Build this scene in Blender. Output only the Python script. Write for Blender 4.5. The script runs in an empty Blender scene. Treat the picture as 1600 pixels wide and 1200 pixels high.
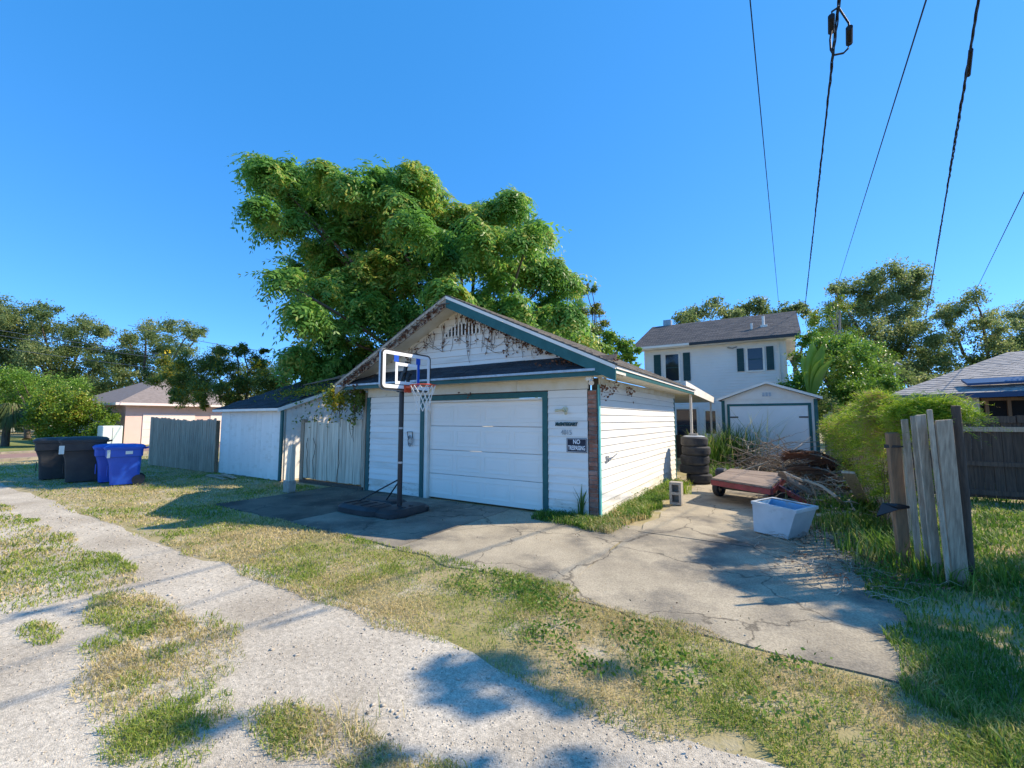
import bpy, bmesh, math, random
import numpy as np
from mathutils import Vector, Matrix

random.seed(7)
rng = np.random.default_rng(7)
S = bpy.context.scene
COL = S.collection

# ------------------------------------------------------------------ camera
FPX = 670.0                       # focal length in pixels of a 1600 px wide picture
PITCH = math.atan(55 / 670.0)
YAW = math.radians(32.2)
CAM = np.array([2.66, -6.96, 1.70])
cd = bpy.data.cameras.new('camera')
cam = bpy.data.objects.new('camera', cd)
COL.objects.link(cam)
cam.location = CAM
cam.rotation_euler = (math.pi / 2 + PITCH, 0, YAW)
cd.sensor_width = 36
cd.lens = FPX / 1600 * 36
cd.clip_end = 2000
cd.clip_start = 0.05
S.camera = cam
# ------------------------------------------------------------------ sky, sun, exposure
SUN = Vector((0.95, 0.80, 1.0)).normalized()
w = bpy.data.worlds.new('World')
S.world = w
w.use_nodes = True
wn = w.node_tree
bg = wn.nodes['Background']
sky = wn.nodes.new('ShaderNodeTexSky')
sky.sky_type = 'NISHITA'
sky.sun_disc = False
sky.sun_elevation = math.asin(SUN.z)
sky.sun_rotation = math.atan2(SUN.x, SUN.y)
sky.altitude = 3000
sky.air_density = 0.7
sky.dust_density = 0.0
sky.ozone_density = 6.0
# one even grade over the whole sky: the deep clear blue of the photograph
bw = wn.nodes.new('ShaderNodeRGBToBW')
pw = wn.nodes.new('ShaderNodeMath'); pw.operation = 'POWER'; pw.inputs[1].default_value = 0.18
sc_ = wn.nodes.new('ShaderNodeVectorMath'); sc_.operation = 'SCALE'; sc_.inputs[0].default_value = (0.0, 0.74, 2.08)
smx = wn.nodes.new('ShaderNodeMix'); smx.data_type = 'RGBA'; smx.inputs[0].default_value = 0.62
wn.links.new(sky.outputs[0], bw.inputs[0]); wn.links.new(bw.outputs[0], pw.inputs[0]); wn.links.new(pw.outputs[0], sc_.inputs['Scale'])
wn.links.new(sky.outputs[0], smx.inputs[6]); wn.links.new(sc_.outputs[0], smx.inputs[7]); wn.links.new(smx.outputs[2], bg.inputs[0])
bg.inputs[1].default_value = 0.15
sd = bpy.data.lights.new('sun', 'SUN')
sd.energy = 2.2
sd.angle = math.radians(0.55)
sd.color = (1.0, 0.87, 0.68)
sun = bpy.data.objects.new('sun', sd)
COL.objects.link(sun)
sun.rotation_euler = SUN.to_track_quat('Z', 'Y').to_euler()
S.view_settings.view_transform = 'Standard'
S.view_settings.look = 'None'
S.view_settings.exposure = 1.72
S.view_settings.gamma = 1.0
S.render.resolution_x = 1024
S.render.resolution_y = 768
S.render.engine = 'CYCLES'

# ------------------------------------------------------------------ layout helpers (pixel of the 1600x1200 survey photo -> place)
_F = np.array([-math.sin(YAW) * math.cos(PITCH), math.cos(YAW) * math.cos(PITCH), math.sin(PITCH)])
_R = np.array([math.cos(YAW), math.sin(YAW), 0.0])
_U = np.cross(_R, _F)
def _ray(px, py): return _F + _R * (px - 800) / FPX - _U * (py - 600) / FPX
def G(px, py, z=0.0):
    d = _ray(px, py); return CAM + d * ((z - CAM[2]) / d[2])
def PX(px, py, x):
    d = _ray(px, py); return CAM + d * ((x - CAM[0]) / d[0])
def PY(px, py, y):
    d = _ray(px, py); return CAM + d * ((y - CAM[1]) / d[1])
def D(px, py, t): return CAM + _ray(px, py) * t

# ------------------------------------------------------------------ object helpers
ORG = {}
def tag(o, label=None, cat=None, group=None, kind=None):
    if label: o['label'] = label
    if cat: o['category'] = cat
    if group: o['group'] = group
    if kind: o['kind'] = kind
    return o
def empty(name, loc, rz=0.0, label=None, cat=None, group=None, local=False):
    o = bpy.data.objects.new(name, None)
    COL.objects.link(o)
    o.location = loc
    o.rotation_euler = (0, 0, rz)
    o.empty_display_size = 0.1
    ORG[o.name] = np.array(loc, float) if not local else np.zeros(3)
    return tag(o, label, cat, group)
def link(name, me, parent=None, loc=(0, 0, 0), rot=(0, 0, 0)):
    o = bpy.data.objects.new(name, me)
    COL.objects.link(o)
    o.location = loc
    o.rotation_euler = rot
    if parent: o.parent = parent
    ORG[o.name] = ORG.get(parent.name, np.zeros(3)) if parent else np.zeros(3)
    return o
def fast(name, V, F, mat, smooth=False):
    """V (n,3), F (m,k) with one k for all faces"""
    V = np.ascontiguousarray(V, np.float32); F = np.ascontiguousarray(F, np.int32)
    me = bpy.data.meshes.new(name)
    me.vertices.add(len(V)); me.vertices.foreach_set('co', V.ravel())
    m, k = F.shape
    me.loops.add(m * k); me.loops.foreach_set('vertex_index', F.ravel())
    me.polygons.add(m)
    me.polygons.foreach_set('loop_start', np.arange(0, m * k, k, dtype=np.int32))
    me.polygons.foreach_set('loop_total', np.full(m, k, np.int32))
    if smooth: me.polygons.foreach_set('use_smooth', np.ones(m, bool))
    me.update(calc_edges=True)
    if mat: me.materials.append(mat)
    return me
class MB:
    """collects shapes into one mesh"""
    def __init__(s): s.v = []; s.f = []
    def add(s, vs, fs):
        b = len(s.v); s.v += [tuple(map(float, v)) for v in vs]
        s.f += [tuple(b + i for i in f) for f in fs]; return s
    def box(s, x0, x1, y0, y1, z0, z1):
        return s.add([(x0,y0,z0),(x1,y0,z0),(x1,y1,z0),(x0,y1,z0),(x0,y0,z1),(x1,y0,z1),(x1,y1,z1),(x0,y1,z1)],
              [(0,3,2,1),(4,5,6,7),(0,1,5,4),(1,2,6,5),(2,3,7,6),(3,0,4,7)])
    def hexa(s, b, t):          # 4 bottom + 4 top points
        return s.add(list(b) + list(t), [(0,3,2,1),(4,5,6,7),(0,1,5,4),(1,2,6,5),(2,3,7,6),(3,0,4,7)])
    def bar(s, a, b, wd, th, up=(0, 0, 1)):
        a = Vector(a); b = Vector(b); d = (b - a).normalized()
        u = Vector(up); sd_ = d.cross(u)
        if sd_.length < 1e-4: sd_ = d.cross(Vector((0, 1, 0)))
        sd_.normalize(); n = sd_.cross(d).normalized()
        p = []
        for q in (a, b):
            for i, j in ((-1,-1),(1,-1),(1,1),(-1,1)): p.append(q + sd_ * (i * wd / 2) + n * (j * th / 2))
        return s.add(p, [(0,1,2,3),(7,6,5,4),(0,4,5,1),(1,5,6,2),(2,6,7,3),(3,7,4,0)])
    def tube(s, pts, r, n=8, cap=True):
        pts = [Vector(p) for p in pts]
        if not hasattr(r, '__len__'): r = [r] * len(pts)
        vs = []; fs = []
        ref = Vector((0.31, 0.17, 0.93))
        for i, p in enumerate(pts):
            d = (pts[min(i + 1, len(pts) - 1)] - pts[max(i - 1, 0)]).normalized()
            a = d.cross(ref)
            if a.length < 1e-3: a = d.cross(Vector((1, 0, 0)))
            a.normalize(); b_ = d.cross(a)
            for k in range(n):
                t = 2 * math.pi * k / n
                vs.append(p + (a * math.cos(t) + b_ * math.sin(t)) * r[i])
        for i in range(len(pts) - 1):
            for k in range(n):
                k2 = (k + 1) % n
                fs.append((i*n+k, i*n+k2, (i+1)*n+k2, (i+1)*n+k))
        if cap:
            fs.append(tuple(range(n - 1, -1, -1))); fs.append(tuple((len(pts)-1)*n + k for k in range(n)))
        return s.add(vs, fs)
    def lathe(s, prof, n=24, c=(0, 0, 0)):   # prof: (r,z) list around Z
        vs = []; fs = []
        for r, z in prof:
            for k in range(n):
                t = 2 * math.pi * k / n
                vs.append((c[0] + r * math.cos(t), c[1] + r * math.sin(t), c[2] + z))
        m = len(prof)
        for i in range(m - 1):
            for k in range(n):
                k2 = (k + 1) % n
                fs.append((i*n+k, i*n+k2, (i+1)*n+k2, (i+1)*n+k))
        return s.add(vs, fs)
    def prism(s, poly, d):       # poly: list of 3-D points, extruded by vector d
        n = len(poly); d = Vector(d)
        vs = [Vector(p) for p in poly] + [Vector(p) + d for p in poly]
        fs = [tuple(range(n - 1, -1, -1)), tuple(range(n, 2 * n))]
        for i in range(n):
            j = (i + 1) % n; fs.append((i, j, n + j, n + i))
        return s.add(vs, fs)
    def mesh(s, name, mat, org=(0, 0, 0), smooth=False, bevel=0):
        me = bpy.data.meshes.new(name)
        o = np.array(org)
        me.from_pydata([tuple(np.array(v) - o) for v in s.v], [], s.f)
        bm = bmesh.new(); bm.from_mesh(me)
        bmesh.ops.recalc_face_normals(bm, faces=bm.faces)
        if bevel: bmesh.ops.bevel(bm, geom=list(bm.edges), offset=bevel, segments=1, affect='EDGES', clamp_overlap=True)
        bm.to_mesh(me); bm.free()
        if smooth:
            for p in me.polygons: p.use_smooth = True
            try: me.set_sharp_from_angle(angle=math.radians(40))
            except Exception: pass
        me.materials.append(mat)
        return me
    def build(s, name, mat, parent=None, smooth=False, bevel=0):
        org = ORG.get(parent.name, np.zeros(3)) if parent else np.zeros(3)
        return link(name, s.mesh(name, mat, org, smooth, bevel), parent)
def part(name, mat, parent, *boxes, bevel=0):
    m = MB()
    for b in boxes: m.box(*b)
    return m.build(name, mat, parent, bevel=bevel)
def loose(name, me, parent, loc, rot=(0, 0, 0)):
    """a shared mesh placed at a world place under an unrotated parent"""
    org = ORG.get(parent.name, np.zeros(3)) if parent else np.zeros(3)
    o = link(name, me, parent, tuple(np.array(loc, float) - org), rot)
    ORG[o.name] = np.array(loc, float)
    return o
def vn(x, y, s, seed=0):
    """smooth value noise 0..1 on arrays"""
    r = np.random.default_rng(seed).random((64, 64))
    u = np.asarray(x) * s + 1000.5; v = np.asarray(y) * s + 1000.5
    i = np.floor(u).astype(int); j = np.floor(v).astype(int); a = u - i; b = v - j
    a = a * a * (3 - 2 * a); b = b * b * (3 - 2 * b); i %= 64; j %= 64; i2 = (i + 1) % 64; j2 = (j + 1) % 64
    return (r[i, j] * (1-a) + r[i2, j] * a) * (1-b) + (r[i, j2] * (1-a) + r[i2, j2] * a) * b
def text(name, body, size, mat, parent, loc, rot, ext=0.003, bold=0.0, sx=1.0, shear=0.0, align='CENTER'):
    cu = bpy.data.curves.new(name, 'FONT')
    cu.body = body; cu.size = size; cu.extrude = ext; cu.offset = bold; cu.align_x = align; cu.align_y = 'CENTER'; cu.shear = shear
    o = bpy.data.objects.new(name + '_curve', cu); COL.objects.link(o)
    bpy.context.view_layer.update()
    me = bpy.data.meshes.new_from_object(o.evaluated_get(bpy.context.evaluated_depsgraph_get()))
    bpy.data.objects.remove(o); bpy.data.curves.remove(cu)
    me.name = name
    for v in me.vertices: v.co.x *= sx
    me.materials.clear(); me.materials.append(mat)
    return loose(name, me, parent, loc, rot)

# ------------------------------------------------------------------ materials
M = {}
def mat(name, c1, c2=None, scale=4.0, rough=0.7, stretch=(1, 1, 1), objvar=0.0, bump=0.0, bscale=None, lo=0.35, hi=0.65,
        c3=None, s3=1.0, lo3=0.5, hi3=0.7, metal=0.0, spec=0.3, world=False, detail=6):
    m = bpy.data.materials.new(name); m.use_nodes = True
    nt = m.node_tree; N = nt.nodes; L = nt.links
    b = N['Principled BSDF']
    b.inputs['Roughness'].default_value = rough; b.inputs['Metallic'].default_value = metal
    b.inputs['Specular IOR Level'].default_value = spec
    tc = N.new('ShaderNodeTexCoord')
    if world:
        geo = N.new('ShaderNodeNewGeometry'); src = geo.outputs['Position']
    else: src = tc.outputs['Object']
    mp = N.new('ShaderNodeMapping'); mp.inputs['Scale'].default_value = stretch
    L.new(src, mp.inputs[0])
    oi = N.new('ShaderNodeObjectInfo')
    if objvar:
        ad = N.new('ShaderNodeVectorMath'); ad.operation = 'SCALE'; ad.inputs['Scale'].default_value = 37.0
        cx = N.new('ShaderNodeCombineXYZ'); L.new(oi.outputs['Random'], cx.inputs[0]); L.new(oi.outputs['Random'], cx.inputs[2])
        L.new(cx.outputs[0], ad.inputs[0]); L.new(ad.outputs[0], mp.inputs['Location'])
    col = None
    rgb = N.new('ShaderNodeRGB'); rgb.outputs[0].default_value = (*c1, 1); col = rgb.outputs[0]
    def layer(col, c, sc, lo, hi):
        nz = N.new('ShaderNodeTexNoise'); nz.inputs['Scale'].default_value = sc; nz.inputs['Detail'].default_value = detail
        nz.inputs['Roughness'].default_value = 0.62
        L.new(mp.outputs[0], nz.inputs['Vector'])
        mr = N.new('ShaderNodeMapRange'); mr.inputs[1].default_value = lo; mr.inputs[2].default_value = hi
        L.new(nz.outputs[0], mr.inputs[0])
        mx = N.new('ShaderNodeMix'); mx.data_type = 'RGBA'
        L.new(mr.outputs[0], mx.inputs[0]); L.new(col, mx.inputs[6]); mx.inputs[7].default_value = (*c, 1)
        return mx.outputs[2]
    if c2: col = layer(col, c2, scale, lo, hi)
    if c3: col = layer(col, c3, s3, lo3, hi3)
    if objvar:
        mr = N.new('ShaderNodeMapRange'); mr.inputs[3].default_value = 1 - objvar; mr.inputs[4].default_value = 1 + objvar
        L.new(oi.outputs['Random'], mr.inputs[0])
        hs = N.new('ShaderNodeHueSaturation'); L.new(mr.outputs[0], hs.inputs['Value']); L.new(col, hs.inputs['Color']); col = hs.outputs[0]
    L.new(col, b.inputs['Base Color'])
    if bump:
        nz = N.new('ShaderNodeTexNoise'); nz.inputs['Scale'].default_value = bscale or scale * 4; nz.inputs['Detail'].default_value = 5
        L.new(mp.outputs[0], nz.inputs['Vector'])
        bp = N.new('ShaderNodeBump'); bp.inputs['Strength'].default_value = min(1, bump); bp.inputs['Distance'].default_value = 0.01
        L.new(nz.outputs[0], bp.inputs['Height']); L.new(bp.outputs[0], b.inputs['Normal'])
    M[name] = m
    return m
def leafmat(name, a, b, c=None, trans=0.35, rough=0.5, patch=None):
    """leaf colours a..b by leaf, a few c; light passes through the blade"""
    m = bpy.data.materials.new(name); m.use_nodes = True
    nt = m.node_tree; N = nt.nodes; L = nt.links
    p = N['Principled BSDF']; out = N['Material Output']
    p.inputs['Roughness'].default_value = rough; p.inputs['Specular IOR Level'].default_value = 0.35
    geo = N.new('ShaderNodeNewGeometry')
    cr = N.new('ShaderNodeValToRGB'); cr.color_ramp.elements[0].color = (*a, 1); cr.color_ramp.elements[1].color = (*b, 1)
    cr.color_ramp.elements[1].position = 0.85
    if c:
        e = cr.color_ramp.elements.new(0.96); e.color = (*c, 1)
    val = geo.outputs['Random Per Island']
    if patch:
        nz = N.new('ShaderNodeTexNoise'); nz.inputs['Scale'].default_value = patch; nz.inputs['Detail'].default_value = 3
        L.new(geo.outputs['Position'], nz.inputs['Vector'])
        mr = N.new('ShaderNodeMapRange'); mr.inputs[1].default_value = 0.32; mr.inputs[2].default_value = 0.68
        mr.inputs[3].default_value = -0.45; mr.inputs[4].default_value = 0.45
        L.new(nz.outputs[0], mr.inputs[0])
        ad = N.new('ShaderNodeMath'); ad.operation = 'ADD'; ad.use_clamp = True
        L.new(mr.outputs[0], ad.inputs[0]); L.new(val, ad.inputs[1]); val = ad.outputs[0]
    L.new(val, cr.inputs[0])
    L.new(cr.outputs[0], p.inputs['Base Color'])
    tr = N.new('ShaderNodeBsdfTranslucent'); L.new(cr.outputs[0], tr.inputs[0])
    mx = N.new('ShaderNodeMixShader'); mx.inputs[0].default_value = trans
    L.new(p.outputs[0], mx.inputs[1]); L.new(tr.outputs[0], mx.inputs[2]); L.new(mx.outputs[0], out.inputs[0])
    M[name] = m
    return m
mat('white_clap', (0.83, 0.79, 0.72), (0.66, 0.60, 0.50), 1.2, 0.55, (0.6, 1, 5), 0.05, 0.15, 30, 0.52, 0.8, (0.33, 0.30, 0.25), 9.0, 0.70, 0.76)
mat('white_paint', (0.87, 0.81, 0.72), (0.77, 0.70, 0.61), 2.0, 0.5, objvar=0.02, bump=0.1, bscale=40)
mat('door_white', (0.90, 0.83, 0.74), (0.84, 0.77, 0.68), 1.5, 0.42, (1, 1, 0.4), 0.01, 0.03, 60, 0.5, 0.85)
mat('cream', (0.66, 0.60, 0.47), (0.74, 0.72, 0.66), 3.0, 0.65, objvar=0.03, bump=0.2, bscale=30, c3=(0.30, 0.24, 0.17), s3=10, lo3=0.66, hi3=0.74)
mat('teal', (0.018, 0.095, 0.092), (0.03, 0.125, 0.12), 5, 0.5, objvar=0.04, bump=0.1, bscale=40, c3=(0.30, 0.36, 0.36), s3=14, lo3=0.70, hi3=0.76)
mat('teal_sunlit', (0.10, 0.42, 0.40), (0.22, 0.50, 0.47), 6, 0.6, bump=0.2)  # trim teal made paler: the sunlight on the side face is in the colour
mat('old_wood', (0.50, 0.40, 0.29), (0.27, 0.21, 0.15), 3.0, 0.85, (14, 14, 0.7), 0.14, 0.5, 9)
mat('pale_wood', (0.54, 0.45, 0.335), (0.30, 0.24, 0.175), 3.0, 0.85, (14, 14, 0.6), 0.14, 0.5, 9)
mat('dark_wood', (0.135, 0.10, 0.075), (0.07, 0.053, 0.042), 3.0, 0.85, (12, 12, 0.7), 0.18, 0.5, 9)
mat('brown_wood', (0.36, 0.215, 0.12), (0.22, 0.14, 0.085), 3.0, 0.8, (12, 12, 0.6), 0.1, 0.5, 9)
mat('deck_wood', (0.33, 0.25, 0.19), (0.20, 0.15, 0.12), 3.0, 0.85, (0.8, 9, 9), 0.1, 0.4, 9)
mat('wash_wood', (0.74, 0.64, 0.49), (0.46, 0.38, 0.28), 2.2, 0.85, (12, 12, 0.5), 0.10, 0.5, 9, 0.42, 0.66)
mat('soffit', (0.74, 0.72, 0.64), (0.62, 0.57, 0.46), 2.0, 0.7, bump=0.1)
mat('shingle_dark', (0.030, 0.036, 0.044), (0.058, 0.064, 0.072), 60, 0.9, objvar=0.25, bump=0.6, bscale=220)
mat('shingle_grey', (0.15, 0.135, 0.12), (0.09, 0.082, 0.075), 40, 0.9, objvar=0.15, bump=0.5, bscale=150, c3=(0.20, 0.18, 0.155), s3=1.4)
mat('shingle_house', (0.135, 0.125, 0.12), (0.09, 0.085, 0.082), 8, 0.9, objvar=0.1, bump=0.4, bscale=60)
mat('shingle_light', (0.36, 0.34, 0.32), (0.25, 0.235, 0.22), 7, 0.9, objvar=0.15, bump=0.4, bscale=60)
mat('brick', (0.27, 0.105, 0.065), (0.33, 0.24, 0.20), 9, 0.9, objvar=0.28, bump=0.6, bscale=60, lo=0.4, hi=0.75)
mat('mortar', (0.36, 0.33, 0.29), (0.22, 0.20, 0.18), 12, 0.95, bump=0.5)
mat('black_metal', (0.016, 0.017, 0.020), None, rough=0.42, spec=0.5)
mat('black_plastic', (0.018, 0.019, 0.022), (0.035, 0.035, 0.038), 6, 0.5, spec=0.45)
mat('bin_grey', (0.026, 0.027, 0.030), (0.048, 0.046, 0.044), 3, 0.55, spec=0.4)
mat('bin_blue', (0.012, 0.075, 0.46), (0.02, 0.10, 0.52), 3, 0.42, spec=0.5)
mat('rubber', (0.035, 0.035, 0.037), (0.075, 0.072, 0.068), 5, 0.85, bump=0.2, objvar=0.2)
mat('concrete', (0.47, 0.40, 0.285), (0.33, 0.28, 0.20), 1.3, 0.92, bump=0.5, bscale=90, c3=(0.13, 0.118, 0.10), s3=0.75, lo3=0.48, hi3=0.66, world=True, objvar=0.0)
mat('block', (0.42, 0.38, 0.32), (0.32, 0.28, 0.23), 12, 0.95, bump=0.7, bscale=90)
mat('dark_glass', (0.018, 0.022, 0.035), None, rough=0.06, spec=0.6)
mat('dark_inside', (0.02, 0.018, 0.017), None, rough=0.9)
mat('orange_metal', (0.62, 0.085, 0.03), None, rough=0.4, spec=0.5)
mat('net', (0.78, 0.77, 0.72), None, rough=0.8)
mat('blue_print', (0.015, 0.09, 0.50), None, rough=0.4)
mat('white_print', (0.85, 0.85, 0.86), None, rough=0.4)
mat('sign_navy', (0.012, 0.016, 0.032), (0.02, 0.025, 0.045), 10, 0.45)
mat('tub', (0.56, 0.58, 0.58), (0.44, 0.47, 0.48), 3, 0.45, c3=(0.36, 0.36, 0.32), s3=5, lo3=0.62, hi3=0.75)
mat('tub_inside', (0.16, 0.36, 0.55), (0.24, 0.43, 0.60), 4, 0.45, c3=(0.30, 0.34, 0.34), s3=7, lo3=0.58, hi3=0.72)
mat('red_steel', (0.30, 0.055, 0.06), (0.20, 0.045, 0.04), 6, 0.55, c3=(0.16, 0.09, 0.06), s3=9, lo3=0.58, hi3=0.7)
mat('galv', (0.42, 0.44, 0.46), (0.30, 0.31, 0.32), 8, 0.4, metal=0.6)
mat('bark', (0.16, 0.125, 0.095), (0.075, 0.06, 0.048), 5, 0.95, (3, 3, 0.8), bump=0.8, bscale=14)
mat('pale_bark', (0.34, 0.30, 0.25), (0.20, 0.175, 0.15), 5, 0.95, (3, 3, 0.8), bump=0.8, bscale=14)
mat('twig', (0.33, 0.25, 0.175), (0.20, 0.14, 0.095), 3, 0.95)
mat('twig_pale', (0.47, 0.40, 0.31), (0.33, 0.27, 0.20), 3, 0.95)
mat('vine_stem', (0.115, 0.07, 0.05), (0.18, 0.12, 0.085), 5, 0.95)
mat('wire', (0.012, 0.012, 0.013), None, rough=0.6)
mat('wire_grey', (0.13, 0.13, 0.14), None, rough=0.5)
mat('pink_wall', (0.74, 0.52, 0.46), (0.70, 0.48, 0.42), 1, 0.8)
mat('pale_pink', (0.80, 0.66, 0.60), None, rough=0.6)
mat('brown_roof', (0.27, 0.225, 0.20), (0.20, 0.165, 0.145), 5, 0.9, bump=0.3, bscale=30)
mat('box_green', (0.66, 0.72, 0.66), None, rough=0.5)
mat('shutter', (0.012, 0.055, 0.06), (0.02, 0.07, 0.075), 4, 0.5)
mat('house_white', (0.85, 0.82, 0.77), (0.78, 0.75, 0.70), 0.8, 0.55)
mat('lamp_glass', (0.55, 0.50, 0.30), (0.66, 0.62, 0.46), 20, 0.35)
mat('navy_panel', (0.025, 0.07, 0.16), None, rough=0.4)
leafmat('leaf_main', (0.115, 0.28, 0.045), (0.26, 0.46, 0.085), (0.50, 0.50, 0.10), 0.55, 0.42, patch=0.55)
leafmat('leaf_oak', (0.11, 0.17, 0.045), (0.25, 0.32, 0.11), (0.38, 0.40, 0.16), 0.55, 0.5, patch=0.3)
leafmat('leaf_hedge', (0.10, 0.19, 0.018), (0.25, 0.36, 0.035), (0.30, 0.26, 0.03), 0.35, 0.35, patch=0.6)
leafmat('leaf_bright', (0.11, 0.23, 0.025), (0.26, 0.42, 0.055), (0.24, 0.30, 0.06), 0.4, 0.4, patch=0.6)
leafmat('leaf_cassia', (0.08, 0.14, 0.025), (0.18, 0.25, 0.045), (0.45, 0.36, 0.02), 0.35, 0.45, patch=0.8)
leafmat('leaf_fern', (0.10, 0.22, 0.015), (0.46, 0.58, 0.035), (0.40, 0.27, 0.12), 0.45, 0.5, patch=1.3)
leafmat('leaf_palm', (0.06, 0.09, 0.02), (0.14, 0.17, 0.045), (0.2, 0.17, 0.08), 0.3, 0.45)
leafmat('leaf_big', (0.04, 0.10, 0.02), (0.08, 0.17, 0.03), None, 0.35, 0.35)
leafmat('leaf_brown', (0.11, 0.045, 0.025), (0.20, 0.09, 0.05), None, 0.15, 0.8)
leafmat('leaf_dead', (0.12, 0.06, 0.04), (0.26, 0.15, 0.09), None, 0.15, 0.8)
leafmat('blade', (0.15, 0.26, 0.03), (0.42, 0.45, 0.08), (0.60, 0.50, 0.24), 0.45, 0.6, patch=0.8)
leafmat('blade_dry', (0.46, 0.38, 0.15), (0.74, 0.60, 0.33), (0.22, 0.27, 0.05), 0.4, 0.7, patch=1.1)
leafmat('blade_weed', (0.075, 0.17, 0.022), (0.20, 0.32, 0.045), (0.45, 0.43, 0.15), 0.45, 0.5, patch=1.0)
leafmat('litter', (0.14, 0.09, 0.05), (0.42, 0.33, 0.20), None, 0.1, 0.85)
leafmat('pebble', (0.38, 0.33, 0.26), (0.62, 0.55, 0.45), (0.20, 0.17, 0.14), 0.0, 0.9)

mat('gap_dark', (0.16, 0.14, 0.115), (0.09, 0.08, 0.07), 6, 0.9)

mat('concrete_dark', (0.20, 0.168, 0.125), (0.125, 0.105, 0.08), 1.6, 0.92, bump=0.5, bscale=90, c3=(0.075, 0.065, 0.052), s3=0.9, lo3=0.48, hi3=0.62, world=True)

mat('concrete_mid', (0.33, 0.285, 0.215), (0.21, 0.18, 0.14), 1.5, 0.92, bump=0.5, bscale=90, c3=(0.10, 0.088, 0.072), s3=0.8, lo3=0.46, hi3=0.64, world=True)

mat('dirty_clap', (0.80, 0.75, 0.67), (0.55, 0.47, 0.36), 2.2, 0.65, (0.7, 1, 3), 0.06, 0.2, 30, 0.42, 0.72, (0.20, 0.165, 0.12), 8.0, 0.60, 0.68)
def cracks(m, scale=.55, wid=.010):
    """hairline cracks and grit in old concrete"""
    N = m.node_tree.nodes; L = m.node_tree.links; b = N['Principled BSDF']; src = b.inputs['Base Color'].links[0].from_socket
    geo = N.new('ShaderNodeNewGeometry'); nz = N.new('ShaderNodeTexNoise'); nz.inputs['Scale'].default_value = 2.2; nz.inputs['Detail'].default_value = 6
    L.new(geo.outputs['Position'], nz.inputs['Vector'])
    ad = N.new('ShaderNodeVectorMath'); ad.operation = 'MULTIPLY_ADD'; ad.inputs[1].default_value = (.7,.7,0); L.new(nz.outputs['Color'], ad.inputs[0]); L.new(geo.outputs['Position'], ad.inputs[2])
    vo = N.new('ShaderNodeTexVoronoi'); vo.feature = 'DISTANCE_TO_EDGE'; vo.inputs['Scale'].default_value = scale; L.new(ad.outputs[0], vo.inputs['Vector'])
    mr = N.new('ShaderNodeMapRange'); mr.inputs[1].default_value = 0.0; mr.inputs[2].default_value = wid; mr.inputs[3].default_value = .72; mr.inputs[4].default_value = 0; L.new(vo.outputs['Distance'], mr.inputs[0])
    mx = N.new('ShaderNodeMix'); mx.data_type = 'RGBA'; L.new(mr.outputs[0], mx.inputs[0]); L.new(src, mx.inputs[6]); mx.inputs[7].default_value = (.05,.042,.032,1)
    g2 = N.new('ShaderNodeTexNoise'); g2.inputs['Scale'].default_value = 60; g2.inputs['Detail'].default_value = 4; L.new(geo.outputs['Position'], g2.inputs['Vector'])
    m2 = N.new('ShaderNodeMapRange'); m2.inputs[1].default_value = .3; m2.inputs[2].default_value = .7; m2.inputs[3].default_value = .72; m2.inputs[4].default_value = 1.2; L.new(g2.outputs[0], m2.inputs[0])
    hs = N.new('ShaderNodeHueSaturation'); L.new(mx.outputs[2], hs.inputs['Color']); L.new(m2.outputs[0], hs.inputs['Value']); L.new(hs.outputs[0], b.inputs['Base Color'])
for k_ in ('concrete','concrete_dark','concrete_mid'): cracks(M[k_])
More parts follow.
